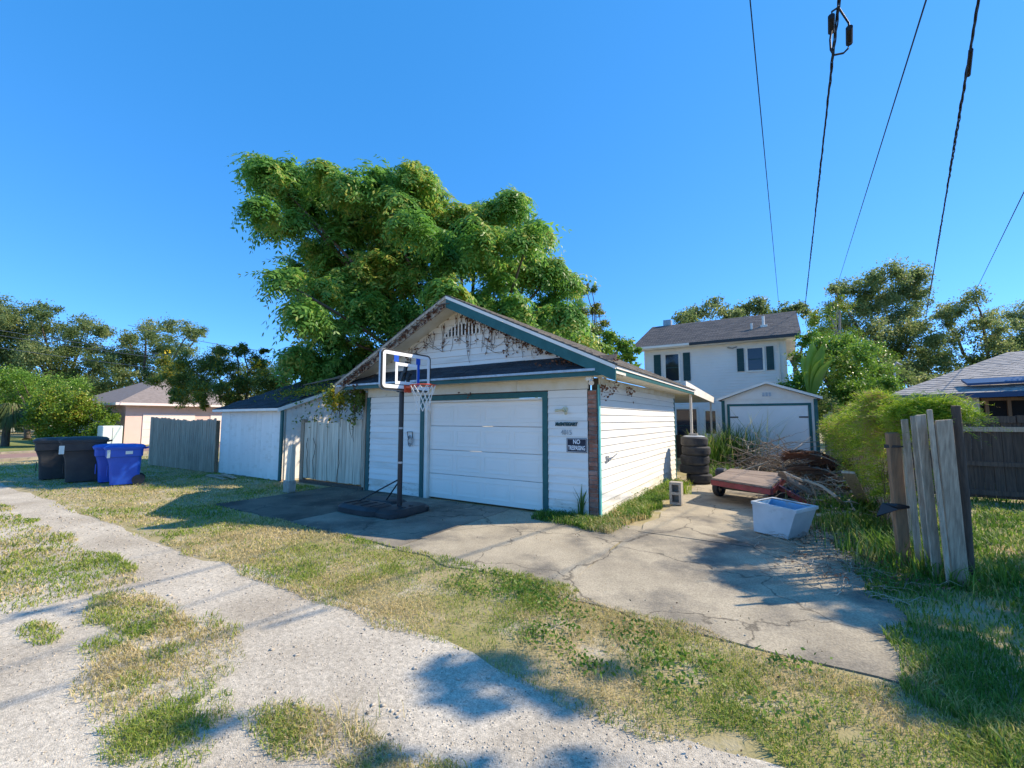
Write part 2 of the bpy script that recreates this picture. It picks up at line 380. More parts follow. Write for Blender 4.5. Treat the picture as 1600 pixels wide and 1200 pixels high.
# ------------------------------------------------------------------ ground, alley, drive
def ground_mat():
    m = mat('soil', (0.40, 0.32, 0.19), (0.27, 0.24, 0.09), 0.9, 0.95, bump=0.8, bscale=45, c3=(0.46, 0.40, 0.30), s3=2.3, lo3=0.52, hi3=0.68, world=True)
    return m
def gravel_mat():
    m = bpy.data.materials.new('gravel'); m.use_nodes = True
    N = m.node_tree.nodes; L = m.node_tree.links; b = N['Principled BSDF']
    b.inputs['Roughness'].default_value = 0.95; b.inputs['Specular IOR Level'].default_value = 0.2
    geo = N.new('ShaderNodeNewGeometry')
    vo = N.new('ShaderNodeTexVoronoi'); vo.inputs['Scale'].default_value = 150; L.new(geo.outputs['Position'], vo.inputs['Vector'])
    n1 = N.new('ShaderNodeTexNoise'); n1.inputs['Scale'].default_value = 0.9; n1.inputs['Detail'].default_value = 8; L.new(geo.outputs['Position'], n1.inputs['Vector'])
    n2 = N.new('ShaderNodeTexNoise'); n2.inputs['Scale'].default_value = 26; n2.inputs['Detail'].default_value = 6; L.new(geo.outputs['Position'], n2.inputs['Vector'])
    r1 = N.new('ShaderNodeValToRGB'); e = r1.color_ramp.elements
    e[0].color = (0.42, 0.36, 0.275, 1); e[0].position = 0.36; e[1].color = (0.60, 0.53, 0.42, 1); e[1].position = 0.62
    L.new(n1.outputs[0], r1.inputs[0])
    sep = N.new('ShaderNodeSeparateColor'); L.new(vo.outputs['Color'], sep.inputs[0])
    mr = N.new('ShaderNodeMapRange'); mr.inputs[3].default_value = 0.72; mr.inputs[4].default_value = 1.2; L.new(sep.outputs[0], mr.inputs[0])
    mr2 = N.new('ShaderNodeMapRange'); mr2.inputs[1].default_value = 0.3; mr2.inputs[2].default_value = 0.7; mr2.inputs[3].default_value = 0.78; mr2.inputs[4].default_value = 1.15; L.new(n2.outputs[0], mr2.inputs[0])
    mu = N.new('ShaderNodeMath'); mu.operation = 'MULTIPLY'; L.new(mr.outputs[0], mu.inputs[0]); L.new(mr2.outputs[0], mu.inputs[1])
    hs = N.new('ShaderNodeHueSaturation'); L.new(r1.outputs[0], hs.inputs['Color']); L.new(mu.outputs[0], hs.inputs['Value'])
    L.new(hs.outputs[0], b.inputs['Base Color'])
    ad = N.new('ShaderNodeMath'); ad.operation = 'SUBTRACT'; L.new(n2.outputs[0], ad.inputs[0]); L.new(vo.outputs['Distance'], ad.inputs[1])
    bp = N.new('ShaderNodeBump'); bp.inputs['Strength'].default_value = 0.5; bp.inputs['Distance'].default_value = 0.006
    L.new(ad.outputs[0], bp.inputs['Height']); L.new(bp.outputs[0], b.inputs['Normal'])
    M['gravel'] = m
    return m
ground_mat(); gravel_mat()
mat('far_lawn', (0.16, 0.19, 0.04), (0.25, 0.24, 0.08), 0.6, 0.95, world=True, bump=0.5, bscale=20)
mat('brick_street', (0.33, 0.20, 0.155), (0.26, 0.16, 0.125), 3, 0.9, world=True)
g = MB().add([(-300,-300,0),(300,-300,0),(300,300,0),(-300,300,0)], [(0,1,2,3)]).build('ground', M['soil'])
tag(g, kind='structure')
def sheet(name, poly, z, m, rag=0.0, step=0.25, seed=1):
    pts = []
    n = len(poly); r = random.Random(seed)
    for i in range(n):
        a = Vector((*poly[i], 0)); b = Vector((*poly[(i+1) % n], 0)); L_ = (b - a).length
        k = max(1, min(200, int(L_ / step)))
        nrm = Vector((-(b - a).y, (b - a).x, 0)).normalized()
        for j in range(k):
            q = a.lerp(b, j / k)
            o = (vn(q.x, q.y, 1.3, seed) - 0.5) * 2.2 + (vn(q.x, q.y, 5, seed + 1) - 0.5) * 1.2 if rag else 0
            q = q + nrm * float(o) * rag
            pts.append((q.x, q.y, z))
    bm = bmesh.new(); vs = [bm.verts.new(p) for p in pts]
    es = [bm.edges.new((vs[i], vs[(i+1) % len(vs)])) for i in range(len(vs))]
    bmesh.ops.triangle_fill(bm, edges=es, use_beauty=True, use_dissolve=False)
    bmesh.ops.recalc_face_normals(bm, faces=bm.faces)
    for f in bm.faces:
        if f.normal.z < 0: f.normal_flip()
    me = bpy.data.meshes.new(name); bm.to_mesh(me); bm.free(); me.materials.append(m)
    return link(name, me)
al = sheet('gravel_alley', [(-22,-4.45),(-8.3,-4.38),(-3.7,-4.42),(-1.7,-4.2),(0.8,-4.35),(2.5,-4.42),(5,-4.5),(14,-4.6),(14,-8.2),(-22,-8.2)], 0.004, M['gravel'], 0.06, 0.12, 3)
tag(al, kind='structure')
fl = sheet('far_lawn', [(-60,-14),(-29.5,-14),(-29.5,40),(-60,40)], 0.006, M['far_lawn']); tag(fl, kind='structure')
bs = sheet('brick_street', [(-29.4,-60),(-24.2,-60),(-24.2,60),(-29.4,60)], 0.008, M['brick_street']); tag(bs, kind='structure')
kb = MB().box(-29.62,-29.42,-60,60,0,0.12).box(-24.2,-24.0,-60,-8.4,0,0.12).box(-24.2,-24.0,-4.2,60,0,0.12).build('kerb', M['concrete']); tag(kb, kind='structure')
drv = empty('driveway', (0, 0, 0)); tag(drv, kind='structure')
def slab(x0, x1, y0, y1, z, rag, sd_):
    pts = []
    for (ax, ay, bx, by, rr) in ((x0,y0,x1,y0,rag[0]),(x1,y0,x1,y1,rag[1]),(x1,y1,x0,y1,rag[2]),(x0,y1,x0,y0,rag[3])):
        k = max(2, int(math.hypot(bx-ax, by-ay) / 0.15))
        for j in range(k):
            u = j / k; x = ax + (bx-ax)*u; y = ay + (by-ay)*u
            o = (float(vn(x, y, 2.1, sd_)) - 0.5) * 2 * rr + (float(vn(x, y, 7, sd_+1)) - 0.5) * 0.012
            ln = math.hypot(bx-ax, by-ay); pts.append((x - (by-ay)/ln*o, y + (bx-ax)/ln*o, -0.05))
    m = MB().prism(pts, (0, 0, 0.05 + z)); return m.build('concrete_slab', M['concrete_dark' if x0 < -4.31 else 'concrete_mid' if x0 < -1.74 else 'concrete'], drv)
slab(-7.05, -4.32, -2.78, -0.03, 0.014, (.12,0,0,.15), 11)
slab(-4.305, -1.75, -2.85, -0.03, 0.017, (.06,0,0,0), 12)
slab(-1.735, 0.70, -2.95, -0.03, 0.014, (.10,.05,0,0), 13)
slab(0.72, 3.42, -3.2, -0.35, 0.012, (.14,.16,0,.06), 14)
slab(0.74, 3.42, -0.33, 2.55, 0.016, (0,.12,0,.08), 15)
slab(0.72, 3.42, 2.565, 5.6, 0.013, (0,.1,0,.08), 16)
slab(0.76, 3.42, 5.615, 8.2, 0.010, (0,.1,.2,.1), 17)

# ------------------------------------------------------------------ garage
GX0, GX1, GY1 = -5.85, 0.0, 6.05
gar = empty('garage', (0, 0, 0), label='white clapboard garage with teal trim and sagging shingled gable roof', cat='garage')
BH = 0.134
def clap_mesh(L_, h=BH, mm='white_clap', t=0.026, t2=0.008, sag=0.0):
    m = MB(); n = max(1, int(L_ / 0.8))
    vs = []; fs = []
    for i in range(n + 1):
        x = L_ * i / n
        o = (random.random() - 0.5) * 0.004
        vs += [(x, -t + o, -0.004 + random.uniform(-.002,.002)), (x, -t2, h - 0.006), (x, 0.004, h - 0.006), (x, 0.004, 0)]
    for i in range(n):
        a = i * 4
        for k in range(4): fs.append((a+k, a+(k+1) % 4, a+4+(k+1) % 4, a+4+k))
    fs += [(3,2,1,0), (n*4, n*4+1, n*4+2, n*4+3)]
    return m.add(vs, fs).mesh('clapboard', M[mm])
def wall_boards(wall, x0, x1, y, z0, z1, rot=0.0, h=BH, meshes=None):
    L_ = x1 - x0; n = int((z1 - z0) / h + 0.5)
    ms = [clap_mesh(L_, h) for _ in range(min(4, n))]; md = [clap_mesh(L_, h, 'dirty_clap') for _ in range(2)]
    for i in range(n):
        r = (0, random.uniform(-1, 1) * 0.003 / max(1, L_), rot)
        me_ = md[i] if i < 2 else ms[i % len(ms)]
        if rot: loose('clapboard', me_, wall, (y, x0, z0 + i * h), r)
        else: loose('clapboard', me_, wall, (x0, y, z0 + i * h), r)
fw = part('front_wall', M['gap_dark'], gar, (GX0+0.02,-4.09,0.01,0.14,0,2.44),(-0.94,-0.18,0.01,0.14,0,2.44),(-4.09,-0.94,0.01,0.14,2.2,2.44))
wall_boards(fw, -5.745, -4.095, 0.006, 0.03, 2.22, h=.1371)
wall_boards(fw, -0.945, -0.185, 0.006, 0.03, 2.22, h=.1371)
sw = part('side_wall', M['gap_dark'], gar, (-0.14,-0.008,0.15,GY1,0,2.42))
wall_boards(sw, 0.075, GY1-0.05, -0.004, 0.04, 2.28, math.pi/2)
part('back_wall', M['white_paint'], gar, (GX0,-0.15,GY1-0.12,GY1,0,2.42))
part('left_wall', M['white_paint'], gar, (GX0,GX0+0.12,0.15,GY1-0.13,0,2.42))
for x0, x1 in ((-5.84,-4.12),(-4.11,-1.6),(-1.595,-0.16)):
    part('frieze_board', M['cream'], gar, (x0,x1,-0.026,0.009,2.225,2.425))
for k in range(6):
    part('frieze_block', M['cream'], gar, (0.004,0.032,0.05+k*1.0,1.04+k*1.0,2.30,2.415))
part('corner_trim', M['teal'], gar, (-5.86,-5.75,-0.03,0.009,0,2.22))
part('corner_trim', M['teal_sunlit'], gar, (0.0,0.026,0.004,0.07,0,2.29))
part('corner_trim', M['teal'], gar, (0.0,0.024,GY1-0.045,GY1+0.03,0,2.29))
# exposed brick pier at the corner
bm_ = [MB().box(-.075,.075,-.05,.05,0,.066).mesh('brick', M['brick'], bevel=.006) for _ in range(1)][0]
pier = part('pier', M['mortar'], gar, (-0.165,-0.02,0.0,0.13,0,2.2))
for i in range(29):
    loose('brick', bm_, pier, (-0.093 + random.uniform(-.006,.006), 0.032 + random.uniform(-.006,.012), 0.005 + i*0.0755), (random.uniform(-.02,.02), random.uniform(-.02,.02), random.uniform(-.06,.06)))
# door
part('door_casing', M['teal'], gar, (-4.09,-3.985,-0.034,0.0,0,2.2)); part('door_casing', M['teal'], gar, (-1.05,-0.95,-0.034,0.0,0,2.2))
part('door_casing', M['teal'], gar, (-3.984,-1.051,-0.031,0.0,2.10,2.2))
part('door_jamb', M['white_paint'], gar, (-3.985,-3.90,-0.012,0.13,0,2.095)); part('door_jamb', M['white_paint'], gar, (-1.065,-1.05,0.0,0.13,0,2.095)); part('door_jamb', M['white_paint'], gar, (-3.89,-1.07,0.0,0.13,2.06,2.095))
panel_me = MB()
for (a,b,c,d) in ((-.31,.31,-.17,-.145),(-.31,.31,.145,.17),(-.31,-.285,-.145,.145),(.285,.31,-.145,.145)): panel_me.box(a,b,-.006,.003,c,d)
panel_me.box(-.235,.235,-.004,.003,-.09,.09)
panel_me = panel_me.mesh('panel', M['door_white'], bevel=.003)
DX0, DX1 = -3.895, -1.068
for i in range(4):
    z0 = 0.035 + i * 0.508
    dy = 0.075 + (0.012 if i == 3 else 0)
    sec = part('door_section', M['door_white'], gar, (DX0,DX1,dy,dy+0.04,z0,z0+0.500), bevel=.006)
    for k in range(4):
        loose('panel', panel_me, sec, (DX0 + (k+0.5)*(DX1-DX0)/4, dy-0.001, z0+0.25))
part('door_seal', M['rubber'], gar, (DX0,DX1,0.08,0.12,0.03,0.0345))
# gable wall
EX0, EX1, RX, RZ, EZ, OV = -6.42, 0.50, -2.96, 4.18, 2.55, -0.50
SL = (RZ - EZ) / (EX1 - RX)
def roofz(x): return RZ - abs(x - RX) * SL
gw = MB().prism([(GX0+.1,0.01,2.45),(-.1,0.01,2.45),(-.1,0.01,roofz(-.1)-.1),(RX,0.01,RZ-.1),(GX0+.1,0.01,roofz(GX0+.1)-.1)],(0,.1,0)).build('gable_wall', M['old_wood'], gar)
z = 2.76
while z < 3.98:
    hw = max(0.06, (RZ - 0.10 - (z + BH*0.6)) / SL)
    me = clap_mesh(2 * hw)
    loose('clapboard', me, gw, (RX - hw, 0.006, z)); z += BH
# arched louvre vent: pale slats before a dark opening
vt = MB().prism([(-3.42,-0.018,3.46),(-2.46,-0.018,3.46),(-2.62,-0.018,3.63),(-2.94,-0.018,3.72),(-3.26,-0.018,3.63)],(0,.012,0)).build('vent', M['dark_inside'], gar)
slat_me = MB().box(-.017,.017,-.02,0,0,1).mesh('slat', M['white_clap'])
for i in range(11):
    x = -3.40 + i * 0.092; top = 3.725 - ((x + 2.94) / .48) ** 2 * .2
    o = loose('slat', slat_me, vt, (x, -0.022, 3.44), (0, random.uniform(-.04,.04), 0)); o.scale = (1, 1, max(.08, top - 3.44 + random.uniform(-.02,.02)))
# roof: decks, shingles, rakes, soffits
for s in (1, -1):
    ex = EX1 if s > 0 else EX0
    deck = MB().hexa([(RX,OV,RZ-.06),(ex,OV,EZ-.06),(ex,GY1+.45,EZ-.06),(RX,GY1+.45,RZ-.06)], [(RX,OV,RZ),(ex,OV,EZ),(ex,GY1+.45,EZ),(RX,GY1+.45,RZ)]).build('roof_deck', M['old_wood'], gar)
    sh = MB(); n = 28
    rw = ex - RX
    for i in range(n):
        u0, u1 = i / n, (i + 1.06) / n
        xa, xb = RX + rw*u0, RX + rw*u1*1.0 + (0.03*s if i == n-1 else 0)
        y = OV - 0.02 - random.random()*.02
        while y < GY1 + .45:
            wd = 0.305; y2 = min(y + wd, GY1 + .48); t = 0.012 + random.random()*.008
            za, zb = RZ - abs(xa-RX)*SL, RZ - abs(xb-RX)*SL
            sh.hexa([(xa,y+.003,za+.002),(xb,y+.003,zb+.004),(xb,y2-.003,zb+.004),(xa,y2-.003,za+.002)], [(xa,y+.003,za+.010),(xb,y+.003,zb+t+.008),(xb,y2-.003,zb+t+.008),(xa,y2-.003,za+.010)])
            y = y2
    tag(sh.build('shingles', M['shingle_grey'], deck), kind='stuff')
    # rake board and its white drip strip
    rm, rt = (M['teal'], M['white_paint']) if s > 0 else (M['old_wood'], M['pale_wood'])
    yb = OV - 0.028
    MB().prism([(RX,yb,RZ-.075),(ex,yb,EZ-.075),(ex,yb,EZ-.26),(RX,yb,RZ-.25)],(0,.026,0)).build('rake_board', rm, gar)
    MB().prism([(RX,yb-.012,RZ-.012),(ex,yb-.012,EZ-.012),(ex,yb-.012,EZ-.072),(RX,yb-.012,RZ-.072)],(0,.036,0)).build('rake_edge', rt, gar)
    MB().hexa([(RX,OV+.01,RZ-.14),(ex,OV+.01,EZ-.14),(ex,-.004,EZ-.14),(RX,-.004,RZ-.14)],[(RX,OV+.01,RZ-.10),(ex,OV+.01,EZ-.10),(ex,-.004,EZ-.10),(RX,-.004,RZ-.10)]).build('rake_soffit', M['soffit'], gar)
part('soffit', M['soffit'], gar, (0.034,EX1-.03,-.44,GY1+.42,2.425,2.44)); part('soffit', M['soffit'], gar, (EX0+.03,GX0-.002,-.44,GY1+.42,2.425,2.44))
part('fascia', M['teal'], gar, (EX1-.028,EX1-.004,OV+.002,GY1+.44,2.415,2.492)); part('fascia', M['teal'], gar, (EX0+.004,EX0+.028,OV+.002,GY1+.44,2.415,2.492))
part('drip_edge', M['white_paint'], gar, (EX1-.002,EX1+.012,OV+.002,GY1+.44,2.485,2.535))
# pent roof across the front
PY0, PZ0, PY1, PZ1 = -0.50, 2.515, 0.0, 2.80
pent = MB().hexa([(EX0+.05,PY0+.03,PZ0-.05),(EX1-.14,PY0+.03,PZ0-.05),(EX1-.14,PY1,PZ1-.06),(EX0+.05,PY1,PZ1-.06)],[(EX0+.05,PY0+.03,PZ0+.008),(EX1-.14,PY0+.03,PZ0+.008),(EX1-.14,PY1,PZ1-.012),(EX0+.05,PY1,PZ1-.012)]).build('pent_roof', M['dark_wood'], gar)
ang = math.atan2(PZ1-PZ0, PY1-PY0)
def tab(wd):
    return MB().hexa([(0,0,.000),(wd-.006,0,.000),(wd-.006,.155,.000),(0,.155,.000)],[(0,0,.012),(wd-.006,0,.012),(wd-.006,.155,.006),(0,.155,.006)]).mesh('shingle', M['shingle_dark'])
tm = tab(.30)
for c in range(4):
    u = c / 4; y = PY0 + .0 + (PY1-PY0)*u; zz = PZ0 + (PZ1-PZ0)*u + .004
    x = EX0 + .06 - (.15 if c % 2 else 0)
    while x < EX1 - .2:
        if x > EX0:
            hx = x + .15
            if roofz(hx + .15) > zz + .24 and roofz(x) > zz + .2:
                loose('shingle', tm, pent, (x, y, zz + random.uniform(0,.004)), (ang + random.uniform(0,.02), random.uniform(-.006,.006), 0))
        x += .30
part('pent_fascia', M['teal'], gar, (EX0+.02,EX1-.03,PY0+.004,PY0+.028,2.395,2.475))
part('pent_gutter', M['galv'], gar, (EX0+.03,0.17,PY0-.03,PY0+.002,2.468,2.516), bevel=.006)
part('pent_soffit', M['soffit'], gar, (EX0+.04,EX1-.032,PY0+.03,-.03,2.428,2.442))
# corner return box under the right rake
part('corner_return', M['soffit'], gar, (0.03,EX1-.035,-.46,-.02,2.40,2.4265))
# small things on the front wall
ns = empty('warning_sign', (-.385,-.02,1.25), label='navy and white NO TRESPASSING sign screwed to the clapboards', cat='sign')
part('sign_plate', M['sign_navy'], ns, (-.575,-.195,-.024,-.018,1.125,1.37))
part('sign_edge', M['white_print'], ns, (-.565,-.205,-.0255,-.0245,1.355,1.360),(-.565,-.205,-.0255,-.0245,1.135,1.14),(-.565,-.560,-.0255,-.0245,1.14,1.355),(-.210,-.205,-.0255,-.0245,1.14,1.355))
text('lettering', 'NO', .105, M['white_print'], ns, (-.385,-.026,1.305), (math.pi/2,0,0), .001, .002, .8)
text('lettering', 'TRESPASSING', .105, M['white_print'], ns, (-.385,-.026,1.20), (math.pi/2,0,0), .001, .002, .50)
nm = text('name_plate', 'McENTEGART', .085, M['shutter'], None, (-.58,-.026,1.61), (math.pi/2,0,0), .008, .004, .80, .12)
tag(nm, 'row of dark green raised letters above the house number', 'lettering')
hn = text('house_number', '4815', .125, M['galv'], None, (-.58,-.024,1.465), (math.pi/2,0,0), .006, -.001, .85)
tag(hn, 'four thin grey house numerals between the dark name and the warning sign', 'numbers')
lp = empty('wall_lamp', (-.62,-.01,1.87), label='yellowed twin floodlight without bulbs on the clapboards beside the garage door', cat='lamp')
MB().lathe([(0,0),(.055,0),(.055,.018),(.02,.03),(0,.03)],16).build('tmp', M['lamp_glass'], None)
o = bpy.data.objects['tmp']; o.name = 'base_plate'; o.parent = lp; o.rotation_euler = (math.pi/2,0,0); o.location = (.02,0,0)
MB().tube([(-.60,-.04,1.87),(-.66,-.07,1.865),(-.76,-.10,1.85)],[.016,.016,.03],10).build('lamp_holder', M['lamp_glass'], lp, smooth=True)
MB().tube([(-.60,-.04,1.86),(-.57,-.07,1.83),(-.55,-.10,1.80)],[.016,.016,.03],10).build('lamp_holder', M['lamp_glass'], lp, smooth=True)
hk = empty('hose_hanger', (-4.36,-.01,1.27), label='small wire hanger with coiled cord on the wall left of the garage door', cat='hanger')
MB().tube([(-4.45,-.03,1.28),(-4.46,-.05,1.42),(-4.30,-.05,1.42),(-4.31,-.03,1.28)],.009,6).build('hanger_frame', M['black_metal'], hk)
for k in range(4):
    pts = [(-4.38+.06*math.cos(t)+k*.008,-.035-.012*k,1.22+(.07+.02*k)*math.sin(t)) for t in np.linspace(0,2*math.pi,13)]
    MB().tube(pts,.006,5,False).build('cord_loop', M['galv'] if k%2 else M['black_metal'], hk)
tp = empty('wall_tap', (.03,.55,1.02), label='small metal bracket sticking out of the sunlit garage side wall', cat='bracket')
MB().tube([(.02,.35,1.0),(.10,.42,1.03),(.10,.66,1.08)],.012,6).build('arm', M['galv'], tp)
MB().box(.015,.04,.30,.42,.95,1.06).build('mount', M['galv'], tp, bevel=.005)
ec = empty('eave_camera', (-.0,-.35,2.36), label='small white sensor light under the garage eave corner', cat='light')
MB().box(-.05,.05,-.40,-.30,2.33,2.40).build('housing', M['white_paint'], ec, bevel=.01)
MB().tube([(.03,-.36,2.34),(.06,-.42,2.28)],[.03,.045],10).build('sensor_head', M['white_paint'], ec)
# dried creeper over gable, rake and eave
vine = empty('dead_creeper', (RX,-.03,2.8), label='dried brown creeper hanging over the garage gable and rake', cat='vine')
st = MB(); LV = []
def leafpts(p, n, sp):
    for _ in range(n): LV.append((p[0]+random.gauss(0,sp), p[1]-abs(random.gauss(0,.02)), p[2]+random.gauss(0,sp)))
for k in range(46):
    x = random.uniform(-5.3,-.9) if k > 12 else random.uniform(-3.8,-1.9)
    zt = roofz(x) - .2; ln = random.uniform(.2, min(1.1, zt - 2.85)) if zt > 3.1 else .15
    pts = []; xx = x
    for j in range(7):
        pts.append((xx, -.028 - .008*random.random(), zt - ln*j/6)); xx += random.gauss(0,.025)
    st.tube(pts, [.0045]*6+[.0025], 4)
    for p in pts[1:]:
        if random.random() < .4: leafpts(p, random.randint(1,3), .025)
for k in range(10):
    a = random.uniform(-4.8,-1.5); pts = []
    zz = random.uniform(3.0, 3.5)
    for j in range(9):
        x = a + j*.12; pts.append((x, -.03, min(zz + .12*math.sin(j*.7+k), roofz(x)-.22)))
    st.tube(pts, .004, 4)
for k in range(170):          # along the right rake underside, and the left rake face
    x = random.triangular(-3.0, .3, -2.4); leafpts((x, -.06, roofz(x)-.25-abs(random.gauss(0,.05))), 2, .03)
for k in range(260):
    x = random.uniform(-6.2,-3.0); leafpts((x, OV-.04, roofz(x)-.12-random.random()*.12), 2, .03)
for k in range(90):
    x = random.gauss(-.35,.28); leafpts((x, -.12-random.random()*.3, 2.70+random.gauss(0,.03)-.3*random.random()*.3), 2, .03)
for (x0,y0,z0,n) in ((.08,.10,2.28,30),(.1,.55,2.36,26),(.06,1.6,2.34,40),(-2.7,-.05,2.3,12),(-5.6,-.5,2.5,20)):
    for _ in range(n): LV.append((x0+abs(random.gauss(0,.03)), y0+random.gauss(0,.12), z0-abs(random.gauss(0,.10))))
for j in range(12):
    x = -5.9 + j*.25; st.tube([(x,OV-.05,roofz(x)-.1),(x+.15,OV-.055,roofz(x+.15)-.16),(x+.3,OV-.05,roofz(x+.3)-.13)],.009,5)
tag(st.build('stems', M['vine_stem'], vine), kind='stuff')
def leafquads(P, size, asp=0.6, up=0.0, seed=0):
    r = np.random.default_rng(seed); P = np.asarray(P, float); n = len(P)
    size = np.broadcast_to(np.asarray(size, float), (n,)) * r.uniform(.7, 1.3, n)
    d = r.normal(size=(n,3)); d[:,2] -= up; d /= np.linalg.norm(d,axis=1)[:,None]
    q = r.normal(size=(n,3)); s_ = np.cross(d,q); s_ /= np.linalg.norm(s_,axis=1)[:,None]
    a = d*size[:,None]*.5; b = s_*(size*asp*.5)[:,None]
    V = np.stack([P-a, P+b-a*.1, P+a, P-b-a*.1],1).reshape(-1,3)
    return V, np.arange(n*4).reshape(-1,4)
def leafobj(name, P, size, m, parent=None, asp=.6, up=0., seed=0):
    V,F = leafquads(P,size,asp,up,seed)
    org = ORG.get(parent.name, np.zeros(3)) if parent else np.zeros(3)
    return link(name, fast(name, V-org, F, m), parent)
leafobj('dry_leaves', LV, .055, M['leaf_brown'], vine, .7)
# ------------------------------------------------------------------ lean-to shed left of the garage
SX0, SX1, SY = -12.45, -9.05, -0.30
sh = empty('lean_to_shed', (-10.7, 0.8, 0), label='low white plank shed with sloping dark roof left of the garage', cat='shed')
fw2 = part('front_wall', M['white_paint'], sh, (SX0+.01,SX1-.01,SY+.02,SY+.1,.05,1.96))
pm = MB().box(0,.138,-.016,.012,0,1.9).mesh('plank', M['white_clap'])
for i in range(24): loose('plank', pm, fw2, (SX0 + .01 + i*.1405, SY+.004, .04 + random.uniform(-.012,.012)), (0, random.uniform(-.003,.003), 0))
part('corner_trim', M['teal'], sh, (SX1-.012,SX1+.09,SY-.03,SY+.018,.02,2.0))
swl = MB().prism([(SX1,SY+.12,0),(SX1,4.2,0),(SX1,4.2,3.55),(SX1,SY+.12,2.0)],(-.08,0,0)).build('side_wall', M['white_paint'], sh)
for i in range(30):
    y = SY + .13 + i*.1445; h = 2.0 + (y - SY)*.385 - .08
    MB().box(SX1+.002,SX1+.018,y,y+.14,.03,min(h,3.4)).build('plank', M['white_clap'], swl)
part('sill', M['old_wood'], sh, (SX0,SX1+.02,SY+.01,SY+.09,0,.045))
rs = .385
rd = MB().hexa([(SX0-.18,SY-.18,1.95),(SX1+.14,SY-.18,1.95),(SX1+.14,4.3,1.95+4.48*rs),(SX0-.18,4.3,1.95+4.48*rs)],[(SX0-.18,SY-.18,2.0),(SX1+.14,SY-.18,2.0),(SX1+.14,4.3,2.0+4.48*rs),(SX0-.18,4.3,2.0+4.48*rs)]).build('roof', M['dark_wood'], sh)
part('eave_strip', M['white_paint'], sh, (SX0-.18,SX1+.14,SY-.205,SY-.182,1.93,2.0))
MB().prism([(SX1+.142,SY-.2,1.90),(SX1+.142,4.3,1.90+4.5*rs),(SX1+.142,4.3,2.0+4.5*rs),(SX1+.142,SY-.2,2.0)],(.03,0,0)).build('rake_board', M['white_paint'], sh)
tms = [MB().hexa([(0,0,0),(.32,0,0),(.32,.30,0),(0,.30,0)],[(0,0,.014),(.32,0,.014),(.32,.30,.006),(0,.30,.006)]).mesh('shingle', M['shingle_dark']) for _ in range(1)][0]
for c in range(17):
    y = SY - .20 + c*.262
    for k in range(12):
        x = SX0 - .18 + k*.325 - (.16 if c % 2 else 0)
        if x < SX0-.2 or x > SX1-.17: continue
        loose('shingle', tms, rd, (x, y, 2.004 + (y-SY+.18)*rs + random.uniform(0,.004)), (math.atan(rs)+.01, random.uniform(-.01,.01), 0))
# old plank gate between shed and garage
gt = empty('plank_gate', (-7.1, .05, 0), label='weathered whitewashed plank gate between the shed and the garage', cat='gate')
x = -8.42
while x < -5.98:
    wd = random.uniform(.13,.16); h = 1.63 + random.uniform(-.03,.03) + (.05 if x > -7 else 0)
    if not (-7.86 < x < -7.74):
        MB().box(x,x+wd-.010,.0+random.uniform(-.008,.008),.026,.10+random.uniform(0,.03),h).build('plank', M['wash_wood'], gt)
    x += wd
part('rail', M['wash_wood'], gt, (-8.42,-5.99,.028,.07,.35,.45)); part('rail', M['wash_wood'], gt, (-8.42,-5.99,.028,.07,1.35,1.45))
part('gate_post', M['old_wood'], gt, (-5.985,-5.90,-.03,.09,0,2.35)); part('gate_post', M['old_wood'], gt, (-8.56,-8.43,-.03,.09,0,1.7))
part('threshold', M['dark_wood'], gt, (-8.5,-5.92,-.06,.06,.0,.075))
gp = empty('white_post', (-7.13,-1.1,0), label='leaning white board post standing before the plank gate', cat='post')
MB().hexa([(-7.24,-1.20,0),(-7.04,-1.20,0),(-7.04,-1.06,0),(-7.24,-1.06,0)],[(-7.20,-1.17,1.02),(-7.05,-1.17,1.12),(-7.05,-1.07,1.12),(-7.20,-1.07,1.02)]).build('post', M['wash_wood'], gp, bevel=.006)
MB().box(-7.27,-7.02,-1.22,-1.04,0,.28).build('footing', M['block'], gp, bevel=.015)
def planks_lying(name, pts, wd, th, m, label, cat='plank'):
    o = empty(name, tuple(pts[0][:2]) + (0,), label=label, cat=cat)
    for (a, b) in zip(pts[::2], pts[1::2]): MB().bar(a, b, wd, th).build('board', m, o)
    return o
planks_lying('scrap_boards', [(-12.1,-.75,.03),(-10.9,-.62,.05),(-11.9,-.85,.03),(-10.6,-.95,.03),(-11.5,-.6,.08),(-10.4,-.8,.06)], .12, .025, M['old_wood'], 'few scrap boards lying on the ground along the white shed', 'boards')
# grey picket fence along the alley
lf = empty('picket_fence', (-14.8,-.5,0), label='tall grey weathered picket fence between the bins and the white shed', cat='fence')
x = -17.3; i = 0
while x < -12.62:
    wd = .14; h = 1.72 + random.uniform(-.025,.025) + .05*math.sin(x)
    ln = random.uniform(-.015,.015); y = -.55 + (x+17.3)*.03
    MB().hexa([(x,y,.03),(x+wd-.008,y,.03),(x+wd-.008,y+.02,.03),(x,y+.02,.03)],[(x+ln,y-.01,h-.03),(x+wd-.008+ln,y-.01,h-.03),(x+wd-.008+ln,y+.01,h-.03),(x+ln,y+.01,h-.03)]).add([(x+ln,y-.01,h-.029),(x+wd-.008+ln,y-.01,h-.029),(x+wd*.75+ln,y-.01,h),(x+wd*.2+ln,y-.01,h),(x+ln,y+.01,h-.029),(x+wd-.008+ln,y+.01,h-.029),(x+wd*.75+ln,y+.01,h),(x+wd*.2+ln,y+.01,h)],[(0,1,2,3),(7,6,5,4),(3,2,6,7),(1,5,6,2),(0,3,7,4)]).build('picket', M['old_wood'], lf)
    x += wd
for z_ in (.4,1.35): MB().bar((-17.3,-.50,z_),(-12.6,-.36,z_),.04,.09).build('rail', M['old_wood'], lf)
